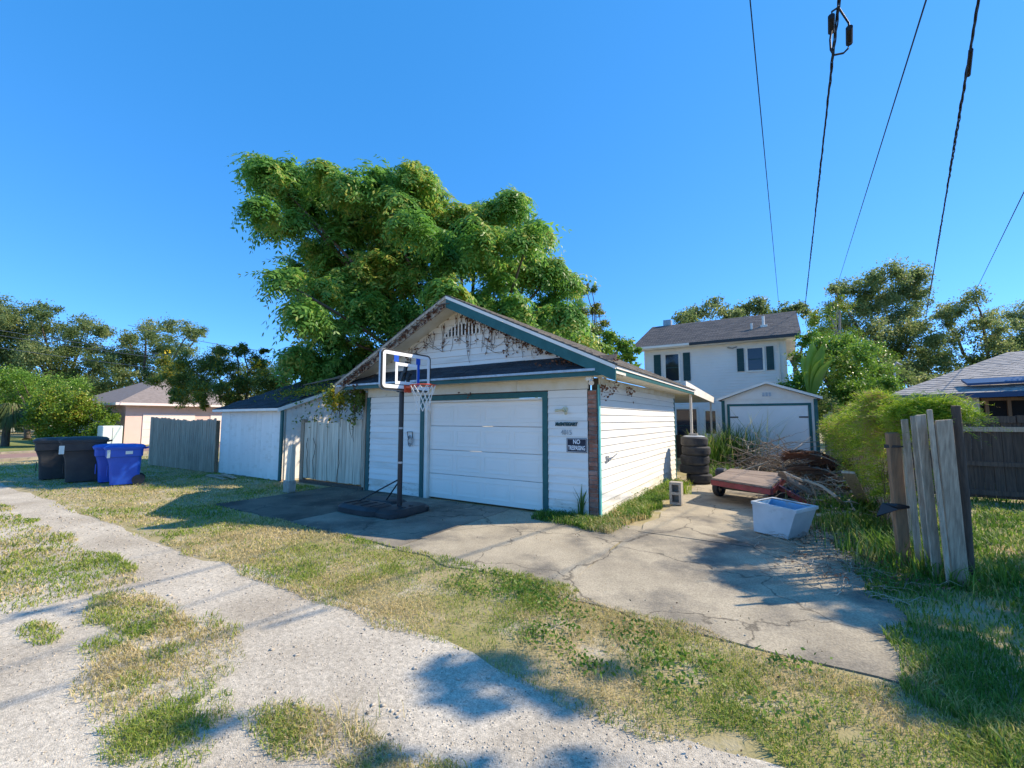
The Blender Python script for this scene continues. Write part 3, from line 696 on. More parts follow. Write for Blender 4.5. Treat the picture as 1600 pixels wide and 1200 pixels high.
for x in (-17.25,-15.0,-12.75): part('fence_post', M['old_wood'], lf, (x-.05,x+.05,-.46+(x+17.3)*.03,-.36+(x+17.3)*.03,0,1.66))

# ------------------------------------------------------------------ two-storey house
HX0, HX1, HY0, HY1 = -3.45, 2.93, 16.0, 24.0
hs_ = empty('two_storey_house', (0, 20, 0), label='white two-storey house with dark shutters behind the garage', cat='house')
hw = part('wall', M['house_white'], hs_, (HX0,HX1,HY0+.02,HY1,0,5.42))
sd2 = MB()
def clapface(m, x0, x1, y, z0, z1, h):
    z = z0
    while z < z1: m.add([(x0,y-.034,z),(x1,y-.034,z),(x1,y-.002,min(z+h,z1)),(x0,y-.002,min(z+h,z1)),(x0,y+.02,z),(x1,y+.02,z)], [(0,1,2,3),(4,5,1,0)]); z += h
clapface(sd2, HX0+.1, HX1-.1, HY0, 0.3, 5.35, .135)
tag(sd2.build('siding', M['house_white'], hs_), kind='stuff')
for x in (HX0, HX1-.12): part('corner_board', M['white_paint'], hs_, (x,x+.12,HY0-.03,HY0+.018,.2,5.4))
part('downspout', M['white_paint'], hs_, (2.60,2.67,HY0-.09,HY0-.022,.2,5.3))
part('frieze', M['white_paint'], hs_, (HX0+.13,HX1-.13,HY0-.035,HY0+.01,5.2,5.41))
def window(par, x0, x1, z0, z1, y, m=M['dark_glass'], frame=.08):
    f = part('window', M['white_paint'], par, (x0-frame,x0,y-.05,y,z0-frame,z1+frame),(x1,x1+frame,y-.05,y,z0-frame,z1+frame),(x0,x1,y-.05,y,z0-frame,z0),(x0,x1,y-.05,y,z1,z1+frame))
    zm = (z0+z1)/2
    part('pane', m, f, (x0+.002,x1-.002,y-.03,y-.021,z0+.002,zm-.02)); part('pane', m, f, (x0+.002,x1-.002,y-.03,y-.021,zm+.02,z1-.002))
    part('sash_bar', M['shutter'], f, (x0+.002,x1-.002,y-.04,y-.0205,zm-.019,zm+.019))
def shutter(par, x0, x1, z0, z1, y): 
    o = part('shutter', M['shutter'], par, (x0,x1,y-.05,y,z0,z1))
    z = z0 + .06
    while z < z1 - .06: part('louvre', M['shutter'], o, (x0+.04,x1-.04,y-.062,y-.051,z,z+.05)); z += .12
for (a, b, z0, z1, sl, sr) in ((1.38,1.99,3.98,5.02,(.93,1.22),(2.14,2.43)), (-2.36,-1.72,3.66,5.02,(-2.95,-2.60),(-1.50,-1.17))):
    window(hs_, a, b, z0, z1, HY0-.02)
    for p in (sl, sr): shutter(hs_, p[0], p[1], z0-.02, z1+.04, HY0-.02)
# ground floor behind the car port: dark screened window and small shuttered one
window(hs_, -1.9, -.95, .55, 2.2, HY0-.02); window(hs_, -.55, -.1, 1.0, 2.1, HY0-.02)
part('door', M['shutter'], hs_, (.75,1.15,HY0-.06,HY0-.02,.1,2.15))
# roof
EYh, EZh, RYh, RZh = 15.45, 5.46, 20.0, 7.42
def roofplane(m, x0, x1, ya, za, yb, zb, n, wd, t=.02):
    for i in range(n):
        u0, u1 = i/n, (i+1.05)/n
        y0, z0 = ya+(yb-ya)*u0, za+(zb-za)*u0; y1, z1 = ya+(yb-ya)*min(1,u1), za+(zb-za)*min(1,u1)
        x = x0 - (wd/2 if i % 2 else 0)
        while x < x1:
            a, b = max(x,x0), min(x+wd-.008,x1)
            if b > a: 
                tt = t*random.uniform(.7,1.3)
                m.add([(a,y0,z0),(b,y0,z0),(b,y0,z0+tt),(a,y0,z0+tt),(a,y1,z1+.004),(b,y1,z1+.004)],[(0,1,2,3),(3,2,5,4)])
            x += wd
rf = MB().prism([(HX0-.5,EYh,EZh),(HX0-.5,RYh,RZh),(HX0-.5,24.55,EZh),(HX0-.5,24.55,EZh-.1),(HX0-.5,RYh,RZh-.12),(HX0-.5,EYh,EZh-.1)],(HX1-HX0+1.05,0,0)).build('roof', M['white_paint'], hs_)
sm = MB(); roofplane(sm, HX0-.52, HX1+.57, EYh-.03, EZh+.004, RYh, RZh+.004, 26, .33); tag(sm.build('shingles', M['shingle_house'], rf), kind='stuff')
part('gutter', M['white_paint'], rf, (HX0-.5,-1.1,EYh-.11,EYh-.002,EZh-.12,EZh-.01)); part('gutter', M['black_metal'], rf, (-1.09,HX1+.5,EYh-.10,EYh-.002,EZh-.13,EZh-.01))
part('soffit', M['white_paint'], hs_, (HX0-.48,HX1+.52,EYh+.01,HY0+.015,EZh-.16,EZh-.115))
part('chimney_cap', M['galv'], rf, (-3.3,-2.85,19.9,20.3,7.2,7.75))
MB().tube([(2.05,17.2,6.1),(2.05,17.2,6.75)],.06,10).build('vent_pipe', M['white_paint'], rf); MB().tube([(1.55,16.9,6.0),(1.55,16.9,6.4)],.05,10).build('vent_pipe', M['white_paint'], rf); part('vent_hood', M['white_paint'], rf, (1.92,2.22,17.15,17.4,6.05,6.32))
MB().tube([(.55,HY0-.06,5.15),(.75,HY0-.14,5.08),(.95,HY0-.06,5.15)],.03,8).build('floodlight', M['galv'], hs_)
# car port roof between garage and house
cp = empty('car_port', (-1.8, 10, 0), label='flat white car port roof on thin posts joining garage and house', cat='car port')
MB().hexa([(-4.4,6.9,2.60),(.16,6.9,2.60),(.16,13.2,2.42),(-4.4,13.2,2.42)],[(-4.4,6.9,2.68),(.16,6.9,2.68),(.16,13.2,2.50),(-4.4,13.2,2.50)]).build('roof_panel', M['soffit'], cp)
MB().hexa([(.165,6.85,2.56),(.215,6.85,2.56),(.215,13.25,2.38),(.165,13.25,2.38)],[(.165,6.85,2.86),(.215,6.85,2.86),(.215,13.25,2.62),(.165,13.25,2.62)]).build('fascia', M['white_paint'], cp)
for y in (8.2, 12.9): part('post', M['white_paint'], cp, (.06,.13,y,y+.07,0,2.57-(y-6.9)*.028))
part('back_screen', M['dark_wood'], cp, (-4.3,-.6,13.3,13.4,0,1.0))
# small gabled garden shed
gs = empty('garden_shed', (2.2, 12.5, 0), label='small white gabled shed with double doors behind the debris pile', cat='shed')
AX0, AX1, AY = .72, 3.68, 11.0
MB().prism([(AX0,AY+.01,0),(AX1,AY+.01,0),(AX1,AY+.01,2.42),(2.2,AY+.01,2.98),(AX0,AY+.01,2.42)],(0,3.0,0)).build('wall', M['white_paint'], gs)
gf = MB().prism([(AX0+.02,AY-.012,2.42),(AX1-.02,AY-.012,2.42),(2.2,AY-.012,2.96)],(0,.02,0)).build('gable_panel', M['white_paint'], gs)
for s in (-1,1):
    ex = 2.2 + s*1.62
    MB().hexa([(2.2,AY-.18,2.99),(ex,AY-.18,2.395),(ex,AY+3.1,2.395),(2.2,AY+3.1,2.99)],[(2.2,AY-.18,3.05),(ex,AY-.18,2.455),(ex,AY+3.1,2.455),(2.2,AY+3.1,3.05)]).build('roof_panel', M['shingle_house'], gs)
    MB().prism([(2.2,AY-.205,2.97),(ex,AY-.205,2.375),(ex,AY-.205,2.462),(2.2,AY-.205,3.057)],(0,.023,0)).build('rake_board', M['white_paint'], gs)
    x = AX0 if s < 0 else AX1-.10
    part('corner_trim', M['teal'], gs, (x-.005,x+.105,AY-.03,AY+.008,0,2.40))
    dx = 2.2 + s*1.215
    part('door_casing', M['teal'], gs, (min(dx,dx+s*.085),max(dx,dx+s*.085),AY-.028,AY+.008,.05,2.26))
    d = part('door', M['house_white'], gs, (2.2+(.006 if s>0 else -1.20),2.2+(1.20 if s>0 else -.006),AY-.016,AY+.006,.06,2.17))
    for z_ in (.45,1.75): part('hinge', M['black_metal'], d, (min(dx-s*.01,dx-s*.28),max(dx-s*.01,dx-s*.28),AY-.034,AY-.017,z_,z_+.05))
    if s > 0: MB().bar((2.35,AY-.025,1.1),(3.3,AY-.025,2.1),.09,.015,(0,1,0)).build('brace', M['house_white'], d)
part('door_casing', M['teal'], gs, (.9,3.5,AY-.026,AY+.008,2.18,2.262))
for k in range(3): part('vent_slot', M['galv'], gs, (2.06+k*.10,2.14+k*.10,AY-.03,AY-.0125,2.52,2.66))
# ------------------------------------------------------------------ neighbour on the right
nb = empty('neighbour_house', (9, 12, 0), label='low house with pale shingle hip roof behind the dark board fence', cat='house')
NY = 9.0
part('wall', M['dark_wood'], nb, (6.6,16,NY+.9,18,0,2.5))
part('wall_panel', M['house_white'], nb, (6.62,7.25,NY+.86,NY+.895,.9,2.45))
for k in range(7): part('stud', M['brown_wood'], nb, (7.35+k*.42,7.42+k*.42,NY+.84,NY+.895,1.2,2.2))
part('header', M['brown_wood'], nb, (7.28,11,NY+.82,NY+.895,2.2,2.28)); part('open_dark', M['dark_inside'], nb, (7.3,11,NY+.896,NY+.899,1.0,2.2))
def NR(x, y): return (x, y)
e0 = (5.15,NY,2.34); e1 = (17,NY,2.62); r0 = (8.9,NY+4.2,3.85); r1 = (17,NY+4.2,4.0); e2 = (5.6,NY+9,2.34)
nr = MB().add([e0,e1,r1,r0,e2,(17,NY+9,2.5)],[(0,1,2,3),(0,3,4),(3,2,5,4)]).add([(e0[0],e0[1],2.26),(e1[0],e1[1],2.52),(17,NY+9,2.4),(e2[0],e2[1],2.26)],[(0,1,2,3)]).build('roof', M['shingle_light'], nb)
sm = MB()
for i in range(22):
    u0, u1 = i/22, (i+1)/22
    A = np.array(e0)*(1-u0)+np.array(r0)*u0; B = np.array(e1)*(1-u0)+np.array(r1)*u0; A2 = np.array(e0)*(1-u1)+np.array(r0)*u1; B2 = np.array(e1)*(1-u1)+np.array(r1)*u1
    n = 30
    for k in range(n):
        o = (i % 2)*.5/n; a, b = max(0,k/n-o), min(1,(k+.97)/n-o)
        if b <= a: continue
        p = [A+(B-A)*a, A+(B-A)*b, A2+(B2-A2)*b, A2+(B2-A2)*a]; t = np.array((0,-.005,.014*random.uniform(.6,1.6)))
        sm.add([p[0]+t*1.0,p[1]+t,p[2]+(0,0,.006),p[3]+(0,0,.006),p[0],p[1]],[(0,1,2,3),(4,5,1,0)])
tag(sm.build('shingles', M['shingle_light'], nr), kind='stuff')
MB().hexa([(5.1,NY-.03,2.22),(17,NY-.03,2.48),(17,NY-.005,2.48),(5.1,NY-.005,2.22)],[(5.1,NY-.03,2.35),(17,NY-.03,2.63),(17,NY-.005,2.63),(5.1,NY-.005,2.35)]).build('fascia', M['navy_panel'], nb)
sp = MB().hexa([(6.9,NY+.3,2.60),(9.6,NY+.3,2.68),(9.6,NY+.75,2.83),(6.9,NY+.75,2.75)],[(6.9,NY+.3,2.66),(9.6,NY+.3,2.74),(9.6,NY+.75,2.88),(6.9,NY+.75,2.80)]).build('roof_sheet', M['navy_panel'], nr)
# dark board fence between the yards
bf = empty('board_fence', (8, 6.1, 0), label='dark vertical board fence with horizontal rails in the right yard', cat='fence')
x = 4.7
while x < 12.5:
    wd = .15; MB().box(x,x+wd-.007,6.08+random.uniform(-.006,.006),6.10,.06,1.62).build('board', M['dark_wood'], bf); x += wd
for z_, m_, h in ((1.44,'old_wood',.10),(.72,'dark_wood',.09),(.12,'dark_wood',.10)):
    part('rail', M[m_], bf, (4.7,8.5,6.03,6.072,z_,z_+h)); part('rail', M[m_], bf, (8.51,12.4,6.03,6.072,z_-.01,z_+h-.01))
x = 4.7
while x < 12.4:
    wd = random.uniform(.3,.55); part('cap_board', M['dark_wood'], bf, (x,x+wd-.02,6.04,6.12,1.625,1.70+random.uniform(0,.12))); x += wd
for x in (4.75,7.2,9.6,12): part('fence_post', M['dark_wood'], bf, (x,x+.1,6.12,6.22,0,1.75))
# ------------------------------------------------------------------ old fence on the boundary with its leaning boards
of = empty('boundary_fence', (4.0, 4.5, 0), label='old pale picket fence along the drive, buried under fern vine', cat='fence')
y = .55
while y < 9.5:
    h = 1.72 + random.uniform(-.08,.05); wd = random.uniform(.09,.13); ln = random.uniform(-.03,.03)
    MB().hexa([(3.98,y,.03),(4.0,y,.03),(4.0,y+wd,.03),(3.98,y+wd,.03)],[(3.98+ln,y+ln,h),(4.0+ln,y+ln,h),(4.0+ln,y+wd+ln,h),(3.98+ln,y+wd+ln,h)]).build('picket', M['pale_wood'], of)
    y += wd + random.uniform(.01,.05)
for z_ in (.45,1.4): part('rail', M['old_wood'], of, (4.003+.02,4.06,.5,9.5,z_,z_+.09))
for y in (2.6,5.0,7.4,9.4): part('fence_post', M['old_wood'], of, (4.065,4.165,y,y+.1,0,1.8))
def upright(name, b, t, wd, th, m, label, cat='board', ang=0.0, z1=None):
    """board standing at ground pixel b, its top at pixel t (same distance)"""
    p = G(*b); d = _ray(*b); tt = (p - CAM) @ _F
    q = D(t[0], t[1], tt)
    o = empty(name, (p[0], p[1], 0), label=label, cat=cat)
    wd *= .8; th *= .75
    MB().bar((p[0],p[1],-.02), tuple(q), wd, th, (math.cos(ang), math.sin(ang), 0)).build('board' if cat == 'board' else 'post', m, o, bevel=.004)
    return o, p, q
o1, p1, q1 = upright('gate_post', (1414,888), (1394,676), .145, .09, M['brown_wood'], 'brown square gate post with black strap hinge at the fence end', 'post', math.radians(20+90))
a = p1 + (q1-p1)*.90
MB().add([(a[0]-.09,a[1]-.05,a[2]+.022),(a[0]+.10,a[1]-.035,a[2]+.006),(a[0]+.10,a[1]-.035,a[2]-.006),(a[0]-.09,a[1]-.05,a[2]-.022)],[(0,1,2,3)]).build('hinge', M['black_metal'], o1)
for zf, dr in ((.46,-.35),):
    a = p1 + (q1-p1)*zf
    MB().add([(a[0]-.16,a[1]-.07,a[2]+.03),(a[0]-.02,a[1]-.075,a[2]+.035),(a[0]+.10,a[1]-.03,a[2]+.01),(a[0]+.10,a[1]-.03,a[2]-.01),(a[0]-.02,a[1]-.075,a[2]-.03),(a[0]-.22,a[1]-.10,a[2]-.03+dr*.25),(a[0]-.05,a[1]-.09,a[2]),(a[0]-.22,a[1]-.09,a[2]-.05+dr*.25)],[(0,1,6),(1,2,3,4,6),(4,5,7),(0,6,4,5)]).build('hinge', M['black_metal'], o1)
upright('fence_board', (1484,918), (1452,640), .055, .03, M['pale_wood'], 'narrow pale board leaning against the old fence end', ang=math.radians(110))
upright('fence_board', (1466,908), (1438,648), .12, .025, M['pale_wood'], 'wide pale board beside the narrow one at the fence end', ang=math.radians(115))
upright('fence_board', (1502,918), (1474,656), .185, .03, M['old_wood'], 'broad grey board standing beside the dark round post', ang=math.radians(112))
o2 = empty('round_post', tuple(G(1516,912)), label='dark round fence post at the right end of the leaning boards', cat='post')
p = G(1516,912); q = D(1493,634,(p-CAM)@_F); MB().tube([tuple(p-np.array((0,0,.02))),tuple((p+q)/2+np.array((.012,0,0))),tuple(q)],[.042,.040,.037],12).build('post', M['dark_wood'], o2, smooth=True)
for k,(b,t) in enumerate((((1440,870),(1415,650)),((1447,872),(1424,655)),((1455,880),(1430,648)),((1400,850),(1383,650)),((1408,855),(1390,640)))):
    upright('thin_plank', b, t, .03+.012*(k%2), .02, M['pale_wood'], ['thin slat right behind the brown gate post','second thin slat to the right of the brown gate post','third thin slat to the right of the brown gate post','thin pale slat leftmost at the fence end','thin pale slat just left of the brown gate post'][k], 'board', math.radians(110))
upright('fence_board', (1438,893), (1413,655), .085, .025, M['old_wood'], 'weathered board directly right of the brown gate post', ang=math.radians(112))
upright('fence_board', (1452,899), (1426,650), .06, .025, M['pale_wood'], 'slim weathered board left of the wide pale board', ang=math.radians(110))
upright('fence_board', (1492,912), (1462,662), .06, .03, M['dark_wood'], 'dark narrow board between the narrow pale and the broad grey board', ang=math.radians(112))
p = G(1450,880); so = empty('short_plank', tuple(p), label='short plank end lying at the foot of the brown gate post', cat='plank')
MB().bar(tuple(G(1425,868)+np.array((0,0,.10))), tuple(G(1450,888)+np.array((0,0,.03))), .11, .03).build('board', M['pale_wood'], so)
for k,(a,b) in enumerate((((3.86,10.6),(4.35,10.7)),)):
    ff = empty('grey_fence', (4.3,10.7,0), label='short run of grey board fence right of the small shed', cat='fence')
    x = 3.80
    while x < 5.6:
        MB().box(x,x+.125,10.68,10.70,.03,1.9+random.uniform(-.06,.05)).build('board', M['old_wood'], ff); x += .133
    part('rail', M['old_wood'], ff, (3.8,5.6,10.702,10.74,1.4,1.5))
# ------------------------------------------------------------------ pink house far left
ph = empty('pink_house', (-37, 8, 0), label='pale pink house with brown hip roof beyond the street', cat='house')
PHX, PHY = -33.5, 5.0
part('wall', M['pink_wall'], ph, (-46,PHX,3.3,12,0,2.75))
a0 = (-46.6,2.7,2.75); a1 = (PHX+.6,2.7,2.75); a2 = (PHX+.6,12.6,2.75); a3 = (-46.6,12.6,2.75); b0_ = (-42,7.0,4.9); b1_ = (-38,7.0,4.9)
MB().add([a0,a1,a2,a3,b0_,b1_],[(0,1,5,4),(1,2,5),(2,3,4,5),(3,0,4),(3,2,1,0)]).build('roof', M['brown_roof'], ph)
part('fascia', M['pale_pink'], ph, (PHX+.605,PHX+.66,2.65,12.65,2.6,2.76),(-46.6,PHX+.66,2.6,2.65,2.6,2.76))
for y0 in (4.2,8.2):
    d = part('garage_door', M['pale_pink'], ph, (PHX+.01,PHX+.05,y0,y0+3.0,0,2.05))
    for k in range(3): part('panel_groove', M['pink_wall'], d, (PHX+.051,PHX+.056,y0+.05,y0+2.95,.5+k*.5,.53+k*.5))
ub = empty('utility_cabinet', (-32.2,2.2,0), label='pale green utility cabinet in front of the pink house', cat='cabinet')
part('cabinet_body', M['box_green'], ub, (-32.7,-31.8,1.8,2.75,0.1,1.3), bevel=.04); part('pad', M['concrete'], ub, (-32.9,-31.6,1.6,2.95,0,.1)); part('door_seam', M['galv'], ub, (-31.8,-31.792,2.26,2.29,.2,1.2))
fh = empty('far_basketball_hoop', (-30.6,8.6,0), label='distant basketball hoop with pale backboard before the pink house', cat='hoop')
part('pole', M['black_metal'], fh, (-30.66,-30.54,8.54,8.66,0,3.0)); part('backboard', M['lamp_glass'], fh, (-30.5,-30.44,7.6,9.6,2.5,3.5)); MB().tube([(-30.2+.23*math.cos(t),8.6+.23*math.sin(t),2.7) for t in np.linspace(0,2*math.pi,13)],.02,6,False).build('rim', M['orange_metal'], fh)
# ------------------------------------------------------------------ portable basketball hoop
hp = empty('basketball_hoop', (-3.25,-1.38,0), label='portable basketball hoop with black pole on the apron before the garage', cat='basketball hoop')
def ring(cx, cy, z, rx, ry, n=40, p=4):
    out = []
    for k in range(n):
        t = 2*math.pi*k/n; c, s_ = math.cos(t), math.sin(t)
        out.append((cx + rx*math.copysign(abs(c)**(2/p), c), cy + ry*math.copysign(abs(s_)**(2/p), s_), z))
    return out
bs_ = MB()
for (cx, cy, rx, ry, zz) in ((-3.85,-1.62,.56,.30,.17),(-3.98,-1.05,.46,.24,.15),(-3.18,-1.36,.28,.50,.15)):
    r0_ = ring(cx,cy,.031,rx,ry); r1_ = ring(cx,cy,zz*.65,rx,ry); r2_ = ring(cx,cy,zz,rx*.86,ry*.8); n = 40
    bs_.add(r0_+r1_+r2_, [(k,(k+1)%n,n+(k+1)%n,n+k) for k in range(n)]+[(n+k,n+(k+1)%n,2*n+(k+1)%n,2*n+k) for k in range(n)]+[tuple(range(2*n,3*n))])
base = bs_.build('base', M['black_plastic'], hp, smooth=True)
for k in range(4): MB().bar((-4.2+.22*k,-1.82,.172),(-4.2+.22*k,-1.45,.172),.05,.02).build('base_rib', M['black_plastic'], base, bevel=.006)
pole = MB().tube([(-3.25,-1.38,.10),(-3.25,-1.38,2.30)],.045,16).build('pole', M['black_metal'], hp, smooth=True)
for z_ in (.9,1.52): MB().tube([(-3.25,-1.38,z_),(-3.25,-1.38,z_+.035)],.048,16).build('pole_band', M['galv'], pole)
MB().tube([(-3.25,-1.40,.62),(-4.15,-1.55,.17)],.014,8).build('brace', M['black_metal'], hp); MB().tube([(-3.25,-1.36,.62),(-3.9,-1.10,.15)],.014,8).build('brace', M['black_metal'], hp)
for y in (-1.47,-1.29):
    w_ = MB(); w_.tube([(-3.05,y-.025,.10),(-3.05,y+.025,.10)],.065,16); w_.build('wheel', M['black_plastic'], hp)
for s in (-.09,.09): MB().bar((-3.27,-1.38+s,2.20),(-3.13,-1.38+s,2.55),.03,.06).build('bracket_arm', M['black_metal'], hp)
MB().bar((-3.26,-1.38,2.28),(-3.13,-1.38,2.75),.05,.05).build('bracket_arm', M['black_metal'], hp)
BX, BYa, BYb, BZa, BZb = -3.10, -2.00, -0.80, 2.22, 2.92
def rrect(y0, y1, z0, z1, r, x, n=6):
    p = []
    for (cy, cz, a) in ((y1-r,z1-r,0),(y0+r,z1-r,90),(y0+r,z0+r,180),(y1-r,z0+r,270)):
        for k in range(n+1):
            t = math.radians(a + 90*k/n); p.append((x, cy + r*math.cos(t), cz + r*math.sin(t)))
    return p
def frame_ring(y0,y1,z0,z1,r,wd,x0,x1):
    a = rrect(y0,y1,z0,z1,r,x0); b = rrect(y0+wd,y1-wd,z0+wd,z1-wd,max(.004,r-wd),x0); n = len(a)
    c = [(x1,p[1],p[2]) for p in a]; d = [(x1,p[1],p[2]) for p in b]
    fs = []
    for k in range(n):
        j = (k+1) % n
        fs += [(k,j,n+j,n+k),(2*n+k,3*n+k,3*n+j,2*n+j),(k,2*n+k,2*n+j,j),(n+k,n+j,3*n+j,3*n+k)]
    return MB().add(a+b+c+d, fs)
gl = bpy.data.materials.new('acrylic'); gl.use_nodes = True
b = gl.node_tree.nodes['Principled BSDF']; b.inputs['Base Color'].default_value = (.95,.97,.98,1); b.inputs['Roughness'].default_value = .03
b.inputs['Transmission Weight'].default_value = 1.0; b.inputs['IOR'].default_value = 1.05; b.inputs['Specular IOR Level'].default_value = .5
M['acrylic'] = gl
bb = MB().prism(rrect(BYa+.02,BYb-.02,BZa+.02,BZb-.02,.06,BX-.004), (.008,0,0)).build('backboard', gl, hp)
frame_ring(BYa,BYb,BZa,BZb,.09,.022,BX-.03,BX+.016).build('backboard_frame', M['black_plastic'], bb)
frame_ring(BYa+.024,BYb-.024,BZa+.024,BZb-.024,.07,.062,BX+.006,BX+.012).build('border_print', M['white_print'], bb)
yc = (BYa+BYb)/2
frame_ring(yc-.29,yc+.29,BZa+.10,BZa+.49,.01,.055,BX+.006,BX+.010).build('target_print', M['white_print'], bb)
for s in (-1,1):
    y = yc + s*.27; MB().box(BX+.006,BX+.010,y-.055,y+.055,BZa+.495,BZb-.088).build('blue_print', M['blue_print'], bb)
MB().box(BX+.013,BX+.017,BYb-.36,BYb-.30,BZa+.10,BZb-.10).build('blue_print', M['blue_print'], bb)
pad = MB(); pad.prism(rrect(BYa-.012,BYb+.012,BZa-.03,BZa+.22,.09,BX-.035), (.004,0,0)); 
frame_ring(BYa-.012,BYb+.012,BZa-.02,BZb+.005,.10,.018,BX-.045,BX-.006).build('edge_pad', M['galv'], bb)
RXc, RYc, RZc, RR = BX+.40, yc, 2.30, .225
rim = MB().tube([(RXc+RR*math.cos(t),RYc+RR*math.sin(t),RZc) for t in np.linspace(0,2*math.pi,37)],.011,8,False).build('rim', M['orange_metal'], hp, smooth=True)
MB().box(BX+.014,BX+.03,RYc-.09,RYc+.09,RZc-.12,RZc+.02).box(BX+.03,BX+.19,RYc-.075,RYc+.075,RZc-.05,RZc-.004).build('rim_mount', M['orange_metal'], rim, bevel=.006)
nt_ = MB(); n = 12
def nr_(i): return [RR*.97,.19,.155,.135,.13,.14][i]
for lv in range(5):
    for k in range(n):
        a0_ = 2*math.pi*(k + .5*(lv % 2))/n; 
        for s in (-.5,.5):
            a1_ = a0_ + s*2*math.pi/n
            nt_.tube([(RXc+nr_(lv)*math.cos(a0_),RYc+nr_(lv)*math.sin(a0_),RZc-.01-.09*lv),(RXc+nr_(lv+1)*math.cos(a1_),RYc+nr_(lv+1)*math.sin(a1_),RZc-.01-.09*(lv+1))],.0055,4)
nt_.build('net', M['net'], hp)

# ------------------------------------------------------------------ wheeled bins
def make_bin(name, loc, rz, m, label, group, wd=.66, dp=.80, h=1.02, lidopen=0, sticker=None):
    t = empty(name, loc, rz, label, 'bin', group, local=True)
    w0, d0 = wd*.40, dp*.38; w1, d1 = wd*.5, dp*.5
    b = MB()
    def rr(hw, hd, z, cx=0, r=.07):
        p = []
        for (x, y, a) in ((hw-r,hd-r,0),(-hw+r,hd-r,90),(-hw+r,-hd+r,180),(hw-r,-hd+r,270)):
            for k in range(5):
                q = math.radians(a+90*k/4); p.append((x+r*math.cos(q)+cx, y+r*math.sin(q), z))
        return p
    lv = [rr(d0,w0,.03,.03),rr(d0+.03,w0+.025,h*.55,.02),rr(d1-.035,w1-.035,h*.72,0),rr(d1-.03,w1-.03,h*.73,0),rr(d1-.01,w1-.01,h*.74,0),rr(d1-.005,w1-.005,h*.92,0),rr(d1+.02,w1+.02,h*.925,0),rr(d1+.02,w1+.02,h*.955,0)]
    n = len(lv[0]); vs = sum(lv, []); fs = [tuple(range(n-1,-1,-1)), tuple((len(lv)-1)*n+k for k in range(n))]
    for i in range(len(lv)-1):
        for k in range(n): fs.append((i*n+k,i*n+(k+1)%n,(i+1)*n+(k+1)%n,(i+1)*n+k))
    b.add(vs, fs); body = b.build('body', m, t, smooth=True)
    l = MB(); ll = [rr(d1+.035,w1+.03,h*.957,0),rr(d1+.035,w1+.03,h*.985,0),rr(d1-.02,w1-.05,h*1.03,0),rr(d1-.20,w1-.16,h*1.055,0)]
    vs = sum(ll, []); fs = [tuple(range(n-1,-1,-1)), tuple(3*n+k for k in range(n))]
    for i in range(3):
        for k in range(n): fs.append((i*n+k,i*n+(k+1)%n,(i+1)*n+(k+1)%n,(i+1)*n+k))
    l.add(vs, fs); l.build('lid', m, t, smooth=True)
    MB().tube([(d1+.02,-w1*.7,h*.93),(d1+.09,-w1*.7,h*.95),(d1+.09,w1*.7,h*.95),(d1+.02,w1*.7,h*.93)],.016,8).build('handle', m, t)
    for s in (-1,1):
        wl = MB().tube([(d0+.02,s*(w0+.03)-.03,.13),(d0+.02,s*(w0+.03)+.03,.13)],.13,20).build('wheel', M['black_plastic'], t)
        MB().tube([(d0+.02,s*(w0+.062)-.003,.13),(d0+.02,s*(w0+.062)+.003,.13)],.06,14).build('hub', M['rubber'], wl)
    MB().tube([(d0+.02,-w0,.13),(d0+.02,w0,.13)],.015,8).build('axle', M['black_metal'], t)
    part('grip_ridge', m, t, (-d0-.045,-d0-.028,-.10,.10,.25,.50))
    if sticker:
        for (x0,x1,z0,z1,mm) in sticker: part('sticker', mm, t, (x0,x1,-w1-.003,-w1-.0005,z0,z1))
    return t
gB = 'black bins on the verge'; gU = 'blue bins on the verge'
def binat(px, py): p = G(px, py); return (p[0], p[1], 0)
make_bin('wheeled_bin', binat(84,748), math.radians(80), M['bin_grey'], 'dark wheeled bin at the far left, behind the nearer dark one', gB, .72,.86,1.12)
make_bin('wheeled_bin', binat(128,752), math.radians(74), M['bin_grey'], 'dark wheeled bin standing left of the blue bins, nearer of the two', gB, .74,.90,1.16, sticker=[(-.46,-.36,.78,1.0,M['box_green'])])
make_bin('recycling_bin', binat(172,753), math.radians(78), M['bin_blue'], 'blue recycling bin half hidden behind the nearer blue one', gU, .60,.72,.98)
make_bin('recycling_bin', binat(192,757), math.radians(72), M['bin_blue'], 'nearest blue recycling bin with pale sticker and wheel towards the fence', gU, .62,.74,1.0, sticker=[(.02,.16,.80,.88,M['box_green']),(-.33,-.27,.72,.92,M['box_green'])])

